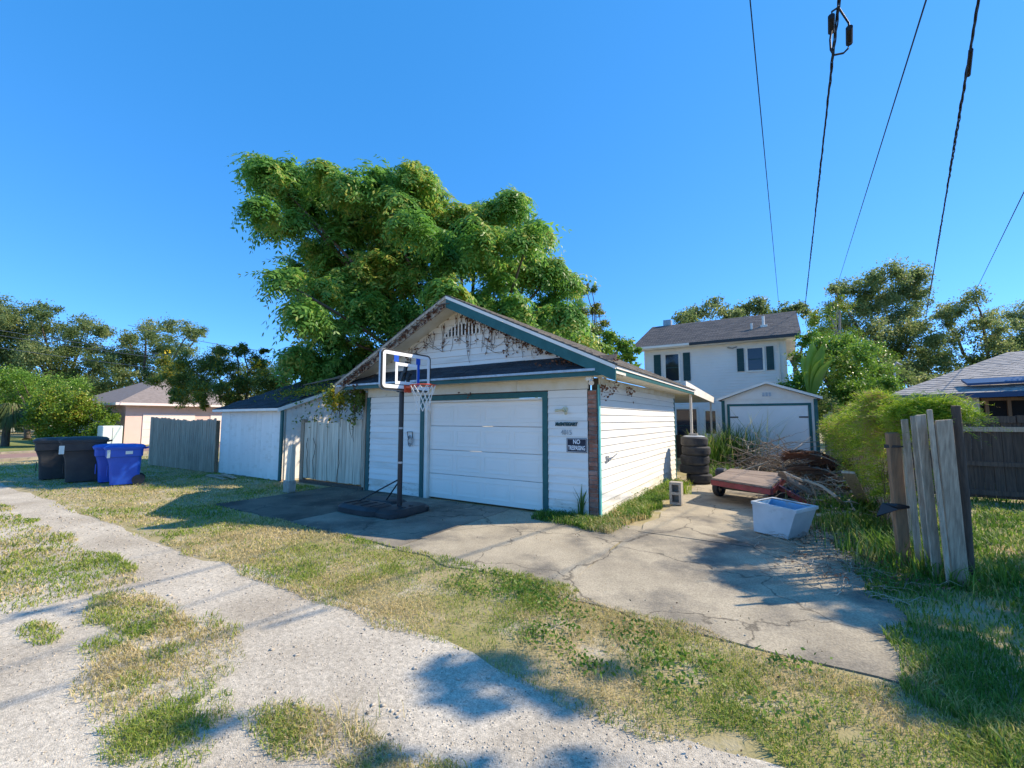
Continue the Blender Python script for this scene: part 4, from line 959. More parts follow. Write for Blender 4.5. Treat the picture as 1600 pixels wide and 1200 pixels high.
# ------------------------------------------------------------------ tyres, block, trailer, tub
def tyre_mesh(R_, h):
    r = R_; pr = [(r*.62,-h*.42),(r*.66,-h*.48),(r*.80,-h*.5),(r*.93,-h*.45),(r*.985,-h*.30)]
    for k in range(4): z_ = -h*.25+k*h*.15; pr += [(r,z_),(r,z_+h*.10),(r*.975,z_+h*.105),(r*.975,z_+h*.145)]
    pr += [(r*.985,h*.36),(r*.93,h*.45),(r*.80,h*.5),(r*.66,h*.48),(r*.62,h*.42),(r*.58,0),(r*.62,-h*.42)]
    return MB().lathe(pr, 40).mesh('tyre', M['rubber'], smooth=True)
z_ = .03; tl = ['lowest tyre of the stack beside the garage wall','second tyre from the ground in the stack beside the garage','middle tyre of the stack beside the garage','fourth tyre from the ground in the stack beside the garage','top tyre of the stack, its hole covered by a pale lid']
for k,(R_,h,dx,dy) in enumerate(((.32,.235,.10,0),(.37,.24,-.03,.03),(.36,.26,.0,0),(.355,.235,.04,-.02),(.34,.25,0,0))):
    o = empty('tyre', (.62+dx,5.45+dy,z_+h/2), label=tl[k], cat='tyre', group='tyres stacked beside the garage')
    tt = link('tread', tyre_mesh(R_, h), o); tt.rotation_euler = (random.uniform(-.03,.03),random.uniform(-.03,.03),random.random()*6); z_ += h*.985
    if k == 0:
        for q in (): pass
ld = MB().lathe([(0,.02),(.20,.015),(.265,.0),(.27,-.01),(0,-.012)],28,(.62,5.45,z_+.015)).build('bucket_cover', M['tub'], None, smooth=True); tag(ld, 'pale round lid lying on top of the tyre stack', 'lid')
bk = MB().box(.50,.72,5.36,5.46,z_+.035,z_+.09).build('paver', M['block'], None, bevel=.008); tag(bk, 'small pale paver lying on the lid of the tyre stack', 'paver')
cb = empty('cinder_block', (.80,2.1,.03), label='hollow concrete block standing on end beside the garage side wall', cat='block')
m_ = MB(); x0,x1,y0,y1,h = .70,.92,1.98,2.19,.43
for (a,b_,c,d) in ((x0,x0+.045,0,h),(x1-.045,x1,0,h),(x0+.045,x1-.045,0,.045),(x0+.045,x1-.045,h-.045,h),(x0+.045,x1-.045,h/2-.025,h/2+.025)): m_.box(a,b_,y0,y1,.03+c,.03+d)
m_.box(x0+.046,x1-.046,y1-.03,y1-.005,.031+.045,.03+h-.046)
m_.build('shell', M['block'], cb)
tr = empty('flat_trailer', (2.0,3.4,0), label='small red flatbed trailer with plank deck tilted on the drive', cat='trailer')
fl_, fr_, br_, bl_ = np.array((1.38,2.75,.47)), np.array((2.42,2.30,.43)), np.array((2.66,3.95,.52)), np.array((1.58,4.35,.53))
def lerp(a,b,u): return a+(b-a)*u
for k in range(6):
    a, b_ = lerp(fl_,bl_,k/6+.004), lerp(fr_,br_,k/6+.004); c, d = lerp(fl_,bl_,(k+1)/6-.004), lerp(fr_,br_,(k+1)/6-.004)
    up = np.array((0,0,.028+.006*random.random())); MB().hexa([a,b_,d,c],[a+up,b_+up,d+up,c+up]).build('deck_board', M['deck_wood'], tr)
dn = np.array((0,0,-.055))
for a,b_ in ((fl_,fr_),(fr_,br_),(br_,bl_),(bl_,fl_)): MB().bar(a+dn,b_+dn,.05,.10).build('frame_rail', M['red_steel'], tr)
for c in (np.array((1.40,3.62,.20)), np.array((2.62,3.15,.20))):
    wl = empty('wheel', tuple(c - np.array((2.0,3.4,0)))); wl.parent = tr
    u = (fr_-fl_); u[2] = 0; u /= np.linalg.norm(u)
    o = link('tyre', tyre_mesh(.19,.13), wl); o.rotation_euler = Vector(u).to_track_quat('Z','Y').to_euler()
    o = link('rim', MB().lathe([(0,.03),(.06,.03),(.115,.01),(.12,-.03),(0,-.03)],18).mesh('rim', M['galv'], smooth=True), wl); o.rotation_euler = Vector(u).to_track_quat('Z','Y').to_euler()
MB().bar((1.40,3.62,.20),(2.62,3.15,.20),.04,.04).build('axle', M['black_metal'], tr)
MB().box(1.28,1.50,3.95,4.35,.40,.56).build('fender', M['black_plastic'], tr, bevel=.03)
MB().bar((2.5,3.0,.40),(3.1,2.5,.12),.06,.08).build('tow_bar', M['red_steel'], tr)
# laundry tub, lying tipped
tb = empty('laundry_tub', (2.55,.6,0), label='pale blue plastic laundry tub standing askew on the drive', cat='tub')
A = np.array((2.22,.52,.035)); B = np.array((2.66,.24,.035)); u = (B-A)/np.linalg.norm(B-A); v = np.array((-u[1],u[0],0)); up = np.array((0,0,1.))
H_ = .43
def tp_(a, b_, z): return A + u*a + v*b_ + up*z
Lb, Lt, dpt = .50, .64, .48
ob = [tp_(0,0,0),tp_(Lb,0,0),tp_(Lb,dpt*.9,0),tp_(0,dpt*.9,0)]; ot = [tp_(.0,-.01,H_),tp_(Lt,-.01,H_-.02),tp_(Lt,dpt,H_+.0),tp_(.0,dpt,H_+.02)]
th = .035
ib = [tp_(th,th,.06),tp_(Lb-th,th,.06),tp_(Lb-th,dpt*.9-th,.06),tp_(th,dpt*.9-th,.06)]; it = [tp_(th,-.01+th,H_),tp_(Lt-th,-.01+th,H_-.02),tp_(Lt-th,dpt-th*2.2,H_),tp_(th,dpt-th*2.2,H_+.02)]
out = MB().add(ob+ot,[(0,3,2,1),(0,1,5,4),(1,2,6,5),(2,3,7,6),(3,0,4,7)]).build('outer_shell', M['tub'], tb)
MB().add(ib+it,[(0,1,2,3),(0,4,5,1),(1,5,6,2),(2,6,7,3),(3,7,4,0)]).build('inner_shell', M['tub_inside'], tb)
MB().add(ot+it,[(0,1,5,4),(1,2,6,5),(2,3,7,6),(3,0,4,7)]).add([p+up*.012+v*(-.012 if i<2 else .008)+u*(-.012 if i in(0,3) else .012) for i,p in enumerate(ot)]+[p+up*.012 for p in it],[(0,1,5,4),(1,2,6,5),(2,3,7,6),(3,0,4,7)]).add([p+up*.012+v*(-.012 if i<2 else .008)+u*(-.012 if i in(0,3) else .012) for i,p in enumerate(ot)]+[p-up*.03+v*(-.010 if i<2 else .006)+u*(-.012 if i in(0,3) else .012) for i,p in enumerate(ot)],[(0,4,5,1),(1,5,6,2),(2,6,7,3),(3,7,4,0)]).build('lip', M['tub'], tb)
for a_ in (.14,.30,.47):
    c = tp_(a_, dpt-.052, H_+.0); MB().tube([tuple(c-v*.004+up*-.08),tuple(c+v*.010+up*-.08)],.035,14).build('tap_hole', M['old_wood'], tb)

# ------------------------------------------------------------------ debris heap
def stick(m, a, b, r, kink=.06, n=6):
    a = np.array(a,float); b = np.array(b,float); pts = []
    L_ = np.linalg.norm(b-a)
    for i in range(n+1):
        q = a+(b-a)*i/n + (rng.normal(0,kink*L_/3,3) if 0 < i < n else 0); q[2] = max(q[2], .03); pts.append(tuple(q))
    m.tube(pts, [r*(1-.6*i/n) for i in range(n+1)], 5)
tw = MB(); tw2 = MB()
for k in range(420):
    cx, cy = random.gauss(2.35,.75), random.gauss(8.6,.75); hgt = max(0, 1.05*math.exp(-((cx-2.35)**2+(cy-8.7)**2)/1.1))
    a = (cx,cy,.05+random.random()*hgt); t = random.random()*6.28; L_ = random.uniform(.35,1.3); b_ = (cx+L_*math.cos(t),cy+L_*math.sin(t)*.8,max(.04,a[2]+random.uniform(-.35,.45)))
    stick(tw if k%3 else tw2, a, b_, random.uniform(.005,.016))
for k in range(330):
    cx, cy = random.gauss(3.2,.38), random.uniform(2.0,7.2); t = random.random()*6.28; L_ = random.uniform(.3,1.2); hh = .25+.12*(cy-2)
    stick(tw if k%2 else tw2, (cx,cy,.05+random.random()*hh), (min(3.85,cx+L_*math.cos(t)*.7),cy+L_*math.sin(t),.05+random.random()*hh), random.uniform(.004,.017))
for k in range(200):         # fine twigs strewn over the drive edge
    cx, cy = random.gauss(3.05,.28), random.uniform(-1.7,1.6); t = random.random()*6.28; L_ = random.uniform(.15,.7)
    stick(tw if k%2 else tw2, (cx,cy,.045), (cx+L_*math.cos(t),cy+L_*math.sin(t),.05+random.random()*.06), random.uniform(.0025,.006), .12)
o = tw.build('brush_pile', M['twig'], None); tag(o, 'heap of brown cut twigs before the small shed', 'brush', kind='stuff')
o = tw2.build('pale_twigs', M['twig_pale'], None); tag(o, 'pale dry twigs strewn over heap and drive', 'brush', kind='stuff')
P = []
for k in range(2600):
    cx, cy = random.gauss(2.4,.7), random.gauss(8.5,.7); P.append((cx,cy,.04+random.random()*max(0,.7*math.exp(-((cx-2.35)**2+(cy-8.7)**2)/1.1))))
for k in range(1500): P.append((random.gauss(3.45,.35),random.uniform(-1.3,6),.035+abs(random.gauss(0,.04))))
for k in range(3200):
    cx, cy = random.gauss(3.25,.34), random.gauss(5.6,.9); P.append((min(3.85,cx),cy,.04+random.random()*max(0,.62*math.exp(-((cx-3.3)/.45)**2*.5-((cy-5.7)/1.1)**2*.5))))
o = leafobj('dead_leaves', P, .045, M['leaf_dead'], None, .45); tag(o, 'dead leaves lying on the heap and drive', 'leaves', kind='stuff')
def frond(base, tip, droop, width, m, name, label, grp):
    base = np.array(base); tip = np.array(tip); o = empty(name, tuple(base), label=label, cat='palm frond', group=grp)
    pts = []
    for i in range(11): q = base+(tip-base)*i/10; q[2] += droop*math.sin(i/10*math.pi); pts.append(q)
    MB().tube([tuple(p) for p in pts],[.018*(1-.08*i) for i in range(11)],6).build('stalk', M['twig'], o)
    V = []; F = []
    d = (tip-base)/np.linalg.norm(tip-base); s_ = np.cross(d,(0,0,1)); s_ /= np.linalg.norm(s_)
    for i in range(90):
        u = .15+.85*i/90; q = base+(tip-base)*u; q[2] += droop*math.sin(u*math.pi)
        for sg in (-1,1):
            L_ = width*random.uniform(.7,1.1)*math.sin(.25+u*2.6); e = q+s_*sg*L_+d*L_*.8+np.array((0,0,-.25*L_+random.gauss(0,.05))); e[2] = max(e[2],.035)
            w_ = d*.012; b0 = len(V); V += [q-w_,q+w_,(q+e)/2+w_*1.3+np.array((0,0,.02)),e,(q+e)/2-w_*1.3+np.array((0,0,.02))]; F.append((b0,b0+1,b0+2,b0+3,b0+4))
    MB().add(V,F).build('leaflets', m, o)
fg = 'dead palm fronds on the debris heap'
frond((3.8,5.2,.6),(2.75,5.9,.72),.2,.5,M['leaf_brown'],'palm_frond','rusty palm frond lying nearest the trailer end of the heap',fg)
frond((3.75,4.2,.35),(2.9,4.9,.5),.2,.45,M['leaf_dead'],'palm_frond','small dry frond low on the heap beside the bare branch',fg)
frond((3.9,6.6,.55),(2.7,5.9,.75),.25,.5,M['leaf_brown'],'palm_frond','topmost reddish brown dead palm frond on the heap',fg)
frond((4.0,6.0,.35),(2.6,5.2,.45),.22,.5,M['leaf_dead'],'palm_frond','lower dry palm frond sticking out towards the red trailer',fg)
frond((3.2,6.9,.3),(4.0,5.4,.5),.25,.45,M['leaf_dead'],'palm_frond','dry palm frond lying against the vine-covered fence',fg)
frond((2.9,6.3,.4),(3.9,6.2,.55),.2,.45,M['bark'],'palm_frond','darkest dead palm frond lying across the middle of the heap',fg)
def branch(name, paths, m, label):
    o = empty(name, tuple(paths[0][0][0]), label=label, cat='branch')
    for i,(pts,r0,r1) in enumerate(paths):
        n = len(pts); MB().tube(pts,[r0+(r1-r0)*k/(n-1) for k in range(n)],8).build('limb' if i == 0 else 'twig', m, o, smooth=True)
g_ = lambda px,py,z: tuple(G(px,py,z))
branch('bare_branch', [([g_(1258,750,.62),g_(1285,760,.55),g_(1305,775,.42),g_(1320,790,.22),g_(1322,800,.06)],.022,.035),([g_(1315,785,.28),g_(1330,783,.35),g_(1345,788,.3)],.015,.006),([g_(1268,755,.6),g_(1275,775,.35),g_(1283,795,.12),g_(1290,810,.05)],.010,.006)], M['twig_pale'], 'pale bare forked branch lying over the debris heap')
def lying(name, a, b, wd, th, m, label, cat='plank'):
    o = empty(name, tuple(a), label=label, cat=cat); MB().bar(a, b, wd, th).build('board', m, o, bevel=.004); return o
lying('leaning_plank', g_(1325,738,.95), g_(1350,785,.25), .15, .035, M['pale_wood'], 'grey plank leaning on the vine at the right of the heap')
lying('heap_plank', g_(1255,808,.10), g_(1330,800,.16), .16, .03, M['pale_wood'], 'pale split plank lying right behind the laundry tub')
lying('heap_plank', g_(1260,820,.05), g_(1345,812,.07), .20, .03, M['old_wood'], 'grey plank lowest on the ground behind the laundry tub')
lying('heap_plank', g_(1225,738,.60), g_(1256,752,.55), .05, .04, M['pale_wood'], 'thin pale stick of lumber sticking out beside the trailer deck')
lying('heap_plank', g_(1160,735,.30), g_(1200,722,.55), .05, .03, M['twig_pale'], 'straw coloured lath lying up against the twig heap')
rl = empty('rusty_sheet', g_(1240,765,.3), label='curled grey brown metal sheet at the end of the red trailer', cat='metal sheet')
pts = []; a = np.array(G(1222,748,.62)); b_ = np.array(G(1262,772,.35)); d = b_-a; s_ = np.cross(d,(0,0,1)); s_ /= np.linalg.norm(s_)
V = []; F = []
for i in range(9):
    t = i/8*math.pi*.9; off = s_*.16*math.cos(t)+np.array((0,0,.13*math.sin(t))); V += [a+off, b_+off*.8]
for i in range(8): F.append((2*i,2*i+1,2*i+3,2*i+2))
V2 = [v_-np.array((0,0,.006)) for v_ in V]; n_ = len(V)
MB().add(V+V2, F+[tuple(n_+q for q in reversed(f)) for f in F]+[(0,2*8,n_+16,n_)]).build('sheet', M['deck_wood'], rl)
bg_ = empty('dark_bag', g_(1225,778,.1), label='crumpled dark blue plastic bag between trailer and tub', cat='bag')
m_ = MB(); c = np.array(G(1228,775,.12)); vs = []
for i in range(7):
    for k in range(12):
        th_ = math.pi*(i+.3)/6.6; ph_ = 2*math.pi*k/12; r_ = .26*random.uniform(.75,1.15); vs.append(c+np.array((r_*math.sin(th_)*math.cos(ph_)*1.2,r_*math.sin(th_)*math.sin(ph_),.55*r_*math.cos(th_)+.03)))
m_.add(vs,[(i*12+k,i*12+(k+1)%12,(i+1)*12+(k+1)%12,(i+1)*12+k) for i in range(6) for k in range(12)]); m_.build('sack', M['navy_panel'], bg_)
# ------------------------------------------------------------------ overhead lines
def wire(name, ends, r, m, label, sag=.0, twist=0, group='overhead lines', ext=9.0):
    (p0, t0), (p1, t1) = ends; a = D(p0[0],p0[1],t0); b = D(p1[0],p1[1],t1)
    d = (b-a)/np.linalg.norm(b-a); a2 = a-d*ext; L_ = np.linalg.norm(b-a2)
    o = empty(name, tuple(b), label=label, cat='cable', group=group)
    n = 30 if not twist else int(L_/.10)
    s_ = np.cross(d,(0,0,1)); s_ /= np.linalg.norm(s_); u_ = np.cross(s_,d)
    for k in range(max(1,twist)):
        pts = []
        for i in range(n+1):
            f = i/n; q = a2+(b-a2)*f; q = q - np.array((0,0,sag*math.sin(f*math.pi)))
            if twist:
                ph_ = f*L_/.55*2*math.pi/1.6+k*2*math.pi/twist; q = q+(s_*math.cos(ph_)+u_*math.sin(ph_))*r*(1.15+.5*math.sin(f*37+k))
            pts.append(tuple(q))
        MB().tube(pts, r, 5).build('strand', m, o)
    return o, a, b, d, s_
wire('overhead_cable', (((1172,0),5.5),((1217,478),21)), .008, M['wire'], 'thinnest overhead cable, leftmost, running down to the house roof')
o_, a, b, d, s_ = wire('overhead_cable', (((1311,0),5.2),((1258,478),20)), .0085, M['wire'], 'twisted overhead cable with two splice boxes near the top', twist=3)
for (p, q) in (((1299,25),(1299,50)),((1327,43),(1327,68))):
    MB().tube([tuple(D(*p,5.4)),tuple(D(*q,5.6))],.038,10).build('splice_box', M['wire'], o_)
for pts in (((1309,12),(1300,18),(1299,27)),((1299,48),(1297,62),(1298,78),(1303,86)),((1309,10),(1318,24),(1326,36),(1327,45)),((1327,67),(1325,76),(1318,83),(1303,86))):
    MB().tube([tuple(D(*p,5.5)) for p in pts],.012,6).build('jumper', M['wire'], o_)
wire('overhead_cable', (((1447,0),5.0),((1310,440),26)), .010, M['wire'], 'single straight overhead cable between the two twisted ones')
o_, a, b, d, s_ = wire('overhead_cable', (((1529,0),4.6),((1446,500),24)), .0085, M['wire'], 'twisted overhead cable nearest the right edge of the picture', twist=3)
MB().tube([tuple(D(1517,78,5.0)),tuple(D(1513,118,5.35))],.022,8).build('splice_box', M['wire'], o_)
wire('overhead_cable', (((1600,300),9.0),((1519,466),26)), .010, M['wire'], 'lone thin cable at the right edge sloping down to the oak tops', ext=5)
wire('overhead_cable', (((1605,474),14),((1582,487),26)), .010, M['wire'], 'short end of cable low at the right edge of the picture', ext=4)
for k,(p0,p1) in enumerate((((0,513),(300,560)),((0,521),(300,566)),((0,540),(240,575)),((200,508),(420,550)))):
    wire('street_cable', ((p0,30),(p1,27)), .018, M['wire_grey'], ['uppermost of the grey cables crossing the left oaks','second grey cable just below the uppermost at left','lowest grey cable crossing the left oaks','short grey cable above the roof of the pink house'][k], .15, group='cables along the left street', ext=10 if k < 3 else 0)
mp_ = empty('service_mast', tuple(D(1401,640,22)), label='thin metal service mast before the dark oaks at right', cat='mast')
a = D(1401,635,22); MB().tube([(a[0],a[1],0),(a[0],a[1],a[2]+2.1)],.05,10).build('pipe', M['galv'], mp_); MB().tube([(a[0],a[1],a[2]+2.1),(a[0]+.12,a[1],a[2]+2.25),(a[0]+.3,a[1],a[2]+2.1)],.07,8).build('weather_head', M['galv'], mp_)
# ------------------------------------------------------------------ trees and shrubs
def trunk_limbs(par, base, fork, r, targets, m=None, seed=0, nl=10):
    m = m or M['bark']; rr = random.Random(seed)
    base = np.array(base, float); fork = np.array(fork, float)
    pts = [base + (fork-base)*u + np.array((rr.gauss(0,r*.4),rr.gauss(0,r*.4),0))*(0 < u < 1) for u in (0,.08,.3,.55,.8,1)]
    MB().tube([tuple(p) for p in pts],[r*1.5,r*1.1,r*.95,r*.88,r*.8,r*.72],12).build('trunk', m, par, smooth=True)
    tg = list(targets); rr.shuffle(tg)
    for t in tg[:nl]:
        t = np.array(t, float); mid = fork+(t-fork)*.5+np.array((rr.gauss(0,.25),rr.gauss(0,.25),rr.uniform(.0,.4)))
        P = []
        for i in range(7):
            u = i/6; P.append(tuple(fork*(1-u)**2+2*mid*u*(1-u)+t*u*u+np.array((rr.gauss(0,.04),rr.gauss(0,.04),0))*(0<i)))
        MB().tube(P,[r*.42*(1-.88*i/6)+.010 for i in range(7)],7).build('limb', m, par, smooth=True)
def clump(c, r, n, flat=.8, shell=.55, seed=0):
    q = np.random.default_rng(seed); d = q.normal(size=(n,3)); d /= np.linalg.norm(d,axis=1)[:,None]
    rad = r*(shell+(1-shell)*q.random(n))*(q.random(n)**.25); p = d*rad[:,None]; p[:,2] *= flat
    return np.array(c)+p
def blobtree(name, label, cat, lobes, t, leaf_, m, base=None, tr=.25, dens=1.0, asp=.6, group=None, sub=7, nl=8, jit=1.0, seed=1, bark=None, extra=None):
    """lobes: (px,py,radius px) of the crown at about t metres; each lobe is broken into smaller tufts"""
    q = np.random.default_rng(seed); Ps = []; cs = []; leaf = leaf_*.62; dens = dens*.72
    lobes = list(lobes)+[(a_+q.normal(0,.7*c_),b_+q.normal(.35*c_,.5*c_),c_*q.uniform(.6,.95)) for (a_,b_,c_) in lobes]+[(a_+q.normal(0,.55*c_),b_+q.normal(.1*c_,.5*c_),c_*q.uniform(.5,.9)) for (a_,b_,c_) in lobes]
    for (px,py,rp) in lobes:
        tt = t + q.normal(0,jit); c = D(px,py,tt); r = rp*tt/FPX*1.13; cs.append(c)
        k = max(5, int(2*sub*max(1,(r/1.2))**1.2))
        dd = q.normal(size=(k,3)); dd /= np.linalg.norm(dd,axis=1)[:,None]
        cc = c+dd*r*q.uniform(.15,.80,(k,1))*np.array((1,1,.85))
        for j in range(k):
            r2 = r*q.uniform(.30,.58); n = int(dens*max(20, 5.0*(r2/leaf)**1.75)); Ps.append(clump(cc[j],r2,min(n,900),.75,.15,int(q.integers(1e9))))
        Ps.append(clump(c,r*1.12,int(dens*16*(r/leaf)**1.6),.9,.1,int(q.integers(1e9))))
    P = np.concatenate(Ps); P = P[P[:,2] > .12]
    cm = np.mean(cs,axis=0); b = np.array(base if base is not None else (cm[0],cm[1],0.0)); b[2] = 0 
    o = empty(name, tuple(b), label=label, cat=cat, group=group)
    zmin = min(c[2] for c in cs); fk = np.array((b[0]*.6+cm[0]*.4,b[1]*.6+cm[1]*.4,max(.5,min(zmin,cm[2]*.55))))
    trunk_limbs(o, b, fk, tr, cs, bark, seed, nl)
    leafobj('crown', P, leaf, m, o, asp, .25, seed)
    return o, len(P)
tot = 0
# the big feathery tree behind the garage: drooping pinnate leaves in umbrella tufts
def frond_tuft(nf, L_, nl, seed):
    q = np.random.default_rng(seed); Q = []
    for f in range(nf):
        az = q.random()*6.283; el = q.uniform(-.15,.95); L1 = L_*q.uniform(.7,1.15); d = np.array((math.cos(az)*math.cos(el),math.sin(az)*math.cos(el),math.sin(el)))
        s_ = np.cross(d,(0,0,1)); s_ /= np.linalg.norm(s_)
        for i in range(nl):
            u = (i+1)/nl; p = d*L1*u+np.array((0,0,-L1*.85*u*u)); tg = d*L1+np.array((0,0,-1.7*L1*u)); tg /= np.linalg.norm(tg)
            for sg in (-1,1):
                ll = L_*.30*(1.0-.45*abs(u-.45))*q.uniform(.8,1.2); e = s_*sg*.8+tg*.55+np.array((0,0,-.35))+q.normal(0,.15,3); e /= np.linalg.norm(e)
                w_ = np.cross(e,np.cross(s_,tg)+q.normal(0,.3,3)); w_ /= np.linalg.norm(w_)+1e-6
                b_ = p; t_ = p+e*ll; m_ = p+e*ll*.45; ww = w_*ll*.17; Q.append((b_,m_+ww,t_,m_-ww))
    return np.array(Q)            # (n,4,3)
TUFT = [frond_tuft(14,.64,7,s) for s in range(5)]
ML = [(410,275,26),(450,268,28),(396,325,18),(418,358,17),(500,278,30),(540,300,34),(590,285,34),(640,285,36),(668,312,32),(470,320,36),(435,300,26),(520,360,42),(580,350,48),(640,360,48),(700,352,38),(742,338,34),(788,325,26),(800,308,12),(760,370,42),(818,372,32),(842,368,14),(700,410,48),(630,430,48),(560,420,48),(490,405,42),(458,432,26),(500,460,42),(560,490,48),(620,500,44),(680,470,40),(760,430,48),(820,430,42),(858,425,26),(878,445,22),(850,480,34),(800,490,38),(740,480,40),(505,520,42),(470,490,28),(462,560,26),(512,572,40),(560,560,40),(600,320,30),(540,330,30),(610,390,36),(680,385,36),(520,440,34),(590,455,36),(650,545,36),(450,350,22),(880,505,26),(898,528,20),(484,600,26),(620,555,40),(680,530,40),(830,520,34)]
q = np.random.default_rng(5); Vs = []; cs = []
ML = [(a_+8,b_,c_) for (a_,b_,c_) in ML]+[(905,548,20),(885,540,24),(860,530,26),(700,500,34),(780,520,34)]
for (px,py,rp) in ML + [(a_+q.normal(0,10),b_+6+q.normal(0,10),c_*.92) for (a_,b_,c_) in ML if c_ > 24]:
    tt = 16.0 + (px-640)*.004 + q.normal(0,1.5); c = D(px,py,tt); r = rp*tt/FPX; cs.append(c); k = int(5+13*r)
    dd = q.normal(size=(k,3)); dd /= np.linalg.norm(dd,axis=1)[:,None]; dd[:,2] = np.where(dd[:,2] < -.75, -dd[:,2], dd[:,2])
    cc = c+dd*r*q.uniform(.25,.80,(k,1))
    for j in range(k):
        T = TUFT[int(q.integers(5))]; a = q.random()*6.283; R_ = np.array(((math.cos(a),-math.sin(a),0),(math.sin(a),math.cos(a),0),(0,0,1))); ta = q.normal(0,.42); Rt = np.array(((1,0,0),(0,math.cos(ta),-math.sin(ta)),(0,math.sin(ta),math.cos(ta)))); Vs.append((T@Rt.T@R_.T*q.uniform(.6,1.4)+cc[j]).reshape(-1,3))
V = np.concatenate(Vs); F = np.arange(len(V)).reshape(-1,4)
tb_ = np.array((-8.1,6.4,0)); mt = empty('feathery_tree', tuple(tb_), label='big feathery green tree towering behind the garage', cat='tree')
link('crown', fast('crown', V-tb_, F, M['leaf_main']), mt); tot += len(F)
trunk_limbs(mt, tb_, tb_+np.array((.2,-.1,2.6)), .28, cs, None, 3, 24)
print('main leaves', len(F))
# the drooping yellow-flowered tree left, over the shed
o, n = blobtree('drooping_tree', 'drooping dark tree with yellow blooms hanging over the white shed roof', 'tree',
  [(270,575,22),(320,600,26),(370,600,26),(420,600,26),(330,560,20),(400,560,16),(290,610,20),(262,585,18),(285,565,22),(300,600,20),(325,575,24),(345,605,24),(365,575,22),(380,548,12),(395,600,26),(415,580,20),(345,550,14),(310,625,14),(430,605,22),(445,585,18),(275,615,12),(360,625,18),(410,625,16)], 17.5, .16, M['leaf_cassia'], D(400,640,18.5)*np.array((1,1,0)), .12, 1.7, .34, sub=9, seed=11); tot += n
P = [tuple(D(random.uniform(260,440),random.uniform(545,610),17+random.random()*.5)) for _ in range(16)]; P2 = []
for p in P: P2 += [tuple(np.array(p)+np.random.normal(0,.07,3)) for _ in range(14)]
mat('yellow', (.60,.46,.02), None, rough=.6); tag(leafobj('blooms', P2, .09, M['yellow'], o, .8), kind='stuff')
# leafy creeper hanging over the gate
gc = empty('gate_creeper', (-6.6,-.1,1.7), label='green creeper hanging over the plank gate beside the garage corner', cat='vine')
st = MB(); P = []
for k in range(26):
    x = random.gauss(-6.5,.38); x = min(-5.95,x); z1 = 2.35+random.uniform(-.05,.1); ln = random.uniform(.25,1.5 if k%3==0 else .8); pts = []; xx = x
    for j in range(8): pts.append((xx,-.06-random.random()*.08,z1-ln*j/7)); xx += random.gauss(0,.05); xx = min(xx,-5.95)
    st.tube(pts,[.008]*7+[.004],4)
    for p in pts[:5]: P += [tuple(np.array(p)+np.random.normal(0,.09,3)*np.array((1,.5,1))) for _ in range(11)]
for k in range(14): P += [tuple(np.array((random.uniform(-9.1,-6.9),-.1+random.random()*.2,random.uniform(1.6,2.25)))+np.random.normal(0,.08,3)) for _ in range(9)]
for x in (-8.2,-7.9,-6.9):
    pts = [(x+random.gauss(0,.04),-.04,z_) for z_ in np.linspace(0,1.2,7)]; st.tube(pts,.008,4)
P = [(min(p[0],-5.93),min(p[1],-.015),p[2]) for p in P]
tag(st.build('stems', M['vine_stem'], gc), kind='stuff'); leafobj('leaves', P, .085, M['leaf_cassia'], gc, .6)
# fallen branch on the shed roof
fb = empty('fallen_limb', (-9.8,2.2,2.9), label='bare fallen limb lying on the dark shed roof', cat='branch')
MB().tube([(-8.7,2.3,3.15),(-9.6,2.1,3.12),(-10.6,2.4,3.12),(-11.6,2.9,3.28)],[.09,.08,.06,.03],8).build('limb', M['pale_bark'], fb, smooth=True)
MB().tube([(-9.9,2.15,3.12),(-10.4,1.7,2.95),(-11.0,1.5,2.85)],[.04,.03,.015],6).build('twig', M['pale_bark'], fb)
P = [tuple(np.array((-9.9+random.gauss(0,.8),.9+random.gauss(0,.35),0))+np.array((0,0,2.05+.385*1.1+random.random()*.08))) for _ in range(700)]
P = [(p[0],p[1],2.03+(p[1]+.48)*.385+abs(random.gauss(0,.05))) for p in P]; tag(leafobj('leaf_litter', P, .11, M['leaf_cassia'], fb, .3), kind='stuff')
def bt(*a, **k):
    global tot
    o, n = blobtree(*a, **k); tot += n; return o
# right of the big tree
bt('slender_tree','thin sparse olive tree just right of the big feathery crown','tree',[(902,462,13),(915,450,10),(912,490,16),(930,482,11),(925,515,18),(908,525,16),(945,505,10)],20,.13,M['leaf_cassia'],D(930,640,20),.08,1.6,.5,seed=21,nl=5,jit=.4)
bt('round_leaf_tree','small round-leaved tree behind the right end of the garage roof','tree',[(930,545,20),(955,530,17),(972,545,16),(985,550,12),(960,560,20),(940,565,18),(900,560,18)],18,.15,M['leaf_bright'],D(950,640,18),.08,1.7,.8,seed=22,nl=5,jit=.4)
# far oaks behind the house
for k,(lb,ls) in enumerate((('low oak crown showing above the left of the house roof',[(1062,497,14),(1080,492,18),(1100,488,20),(1125,488,18),(1140,494,14)]),('rounded oak crown above the middle of the house roof',[(1165,482,18),(1185,472,14),(1190,486,16),(1150,490,14)]),('small oak crown above the right end of the house roof',[(1225,484,14),(1245,480,12),(1258,488,14),(1215,492,12)]))):
    bt('far_oak',lb,'tree',ls,40,.30,M['leaf_oak'],None,.3,1.1,.7,group='oaks far behind the house',seed=30+k,nl=4)
bt('tall_oak','tallest grey-green oak right of the house','tree',[(1395,425,26),(1430,430,22),(1360,440,24),(1335,452,22),(1415,455,28),(1380,465,30),(1345,480,26),(1310,455,14),(1300,480,18),(1430,480,24),(1400,500,32),(1360,515,30),(1440,510,22),(1320,510,26),(1400,545,34),(1345,545,28),(1420,575,30),(1375,580,30),(1450,560,26)],30,.22,M['leaf_oak'],D(1390,640,31),.4,1.25,.6,seed=41,nl=12)
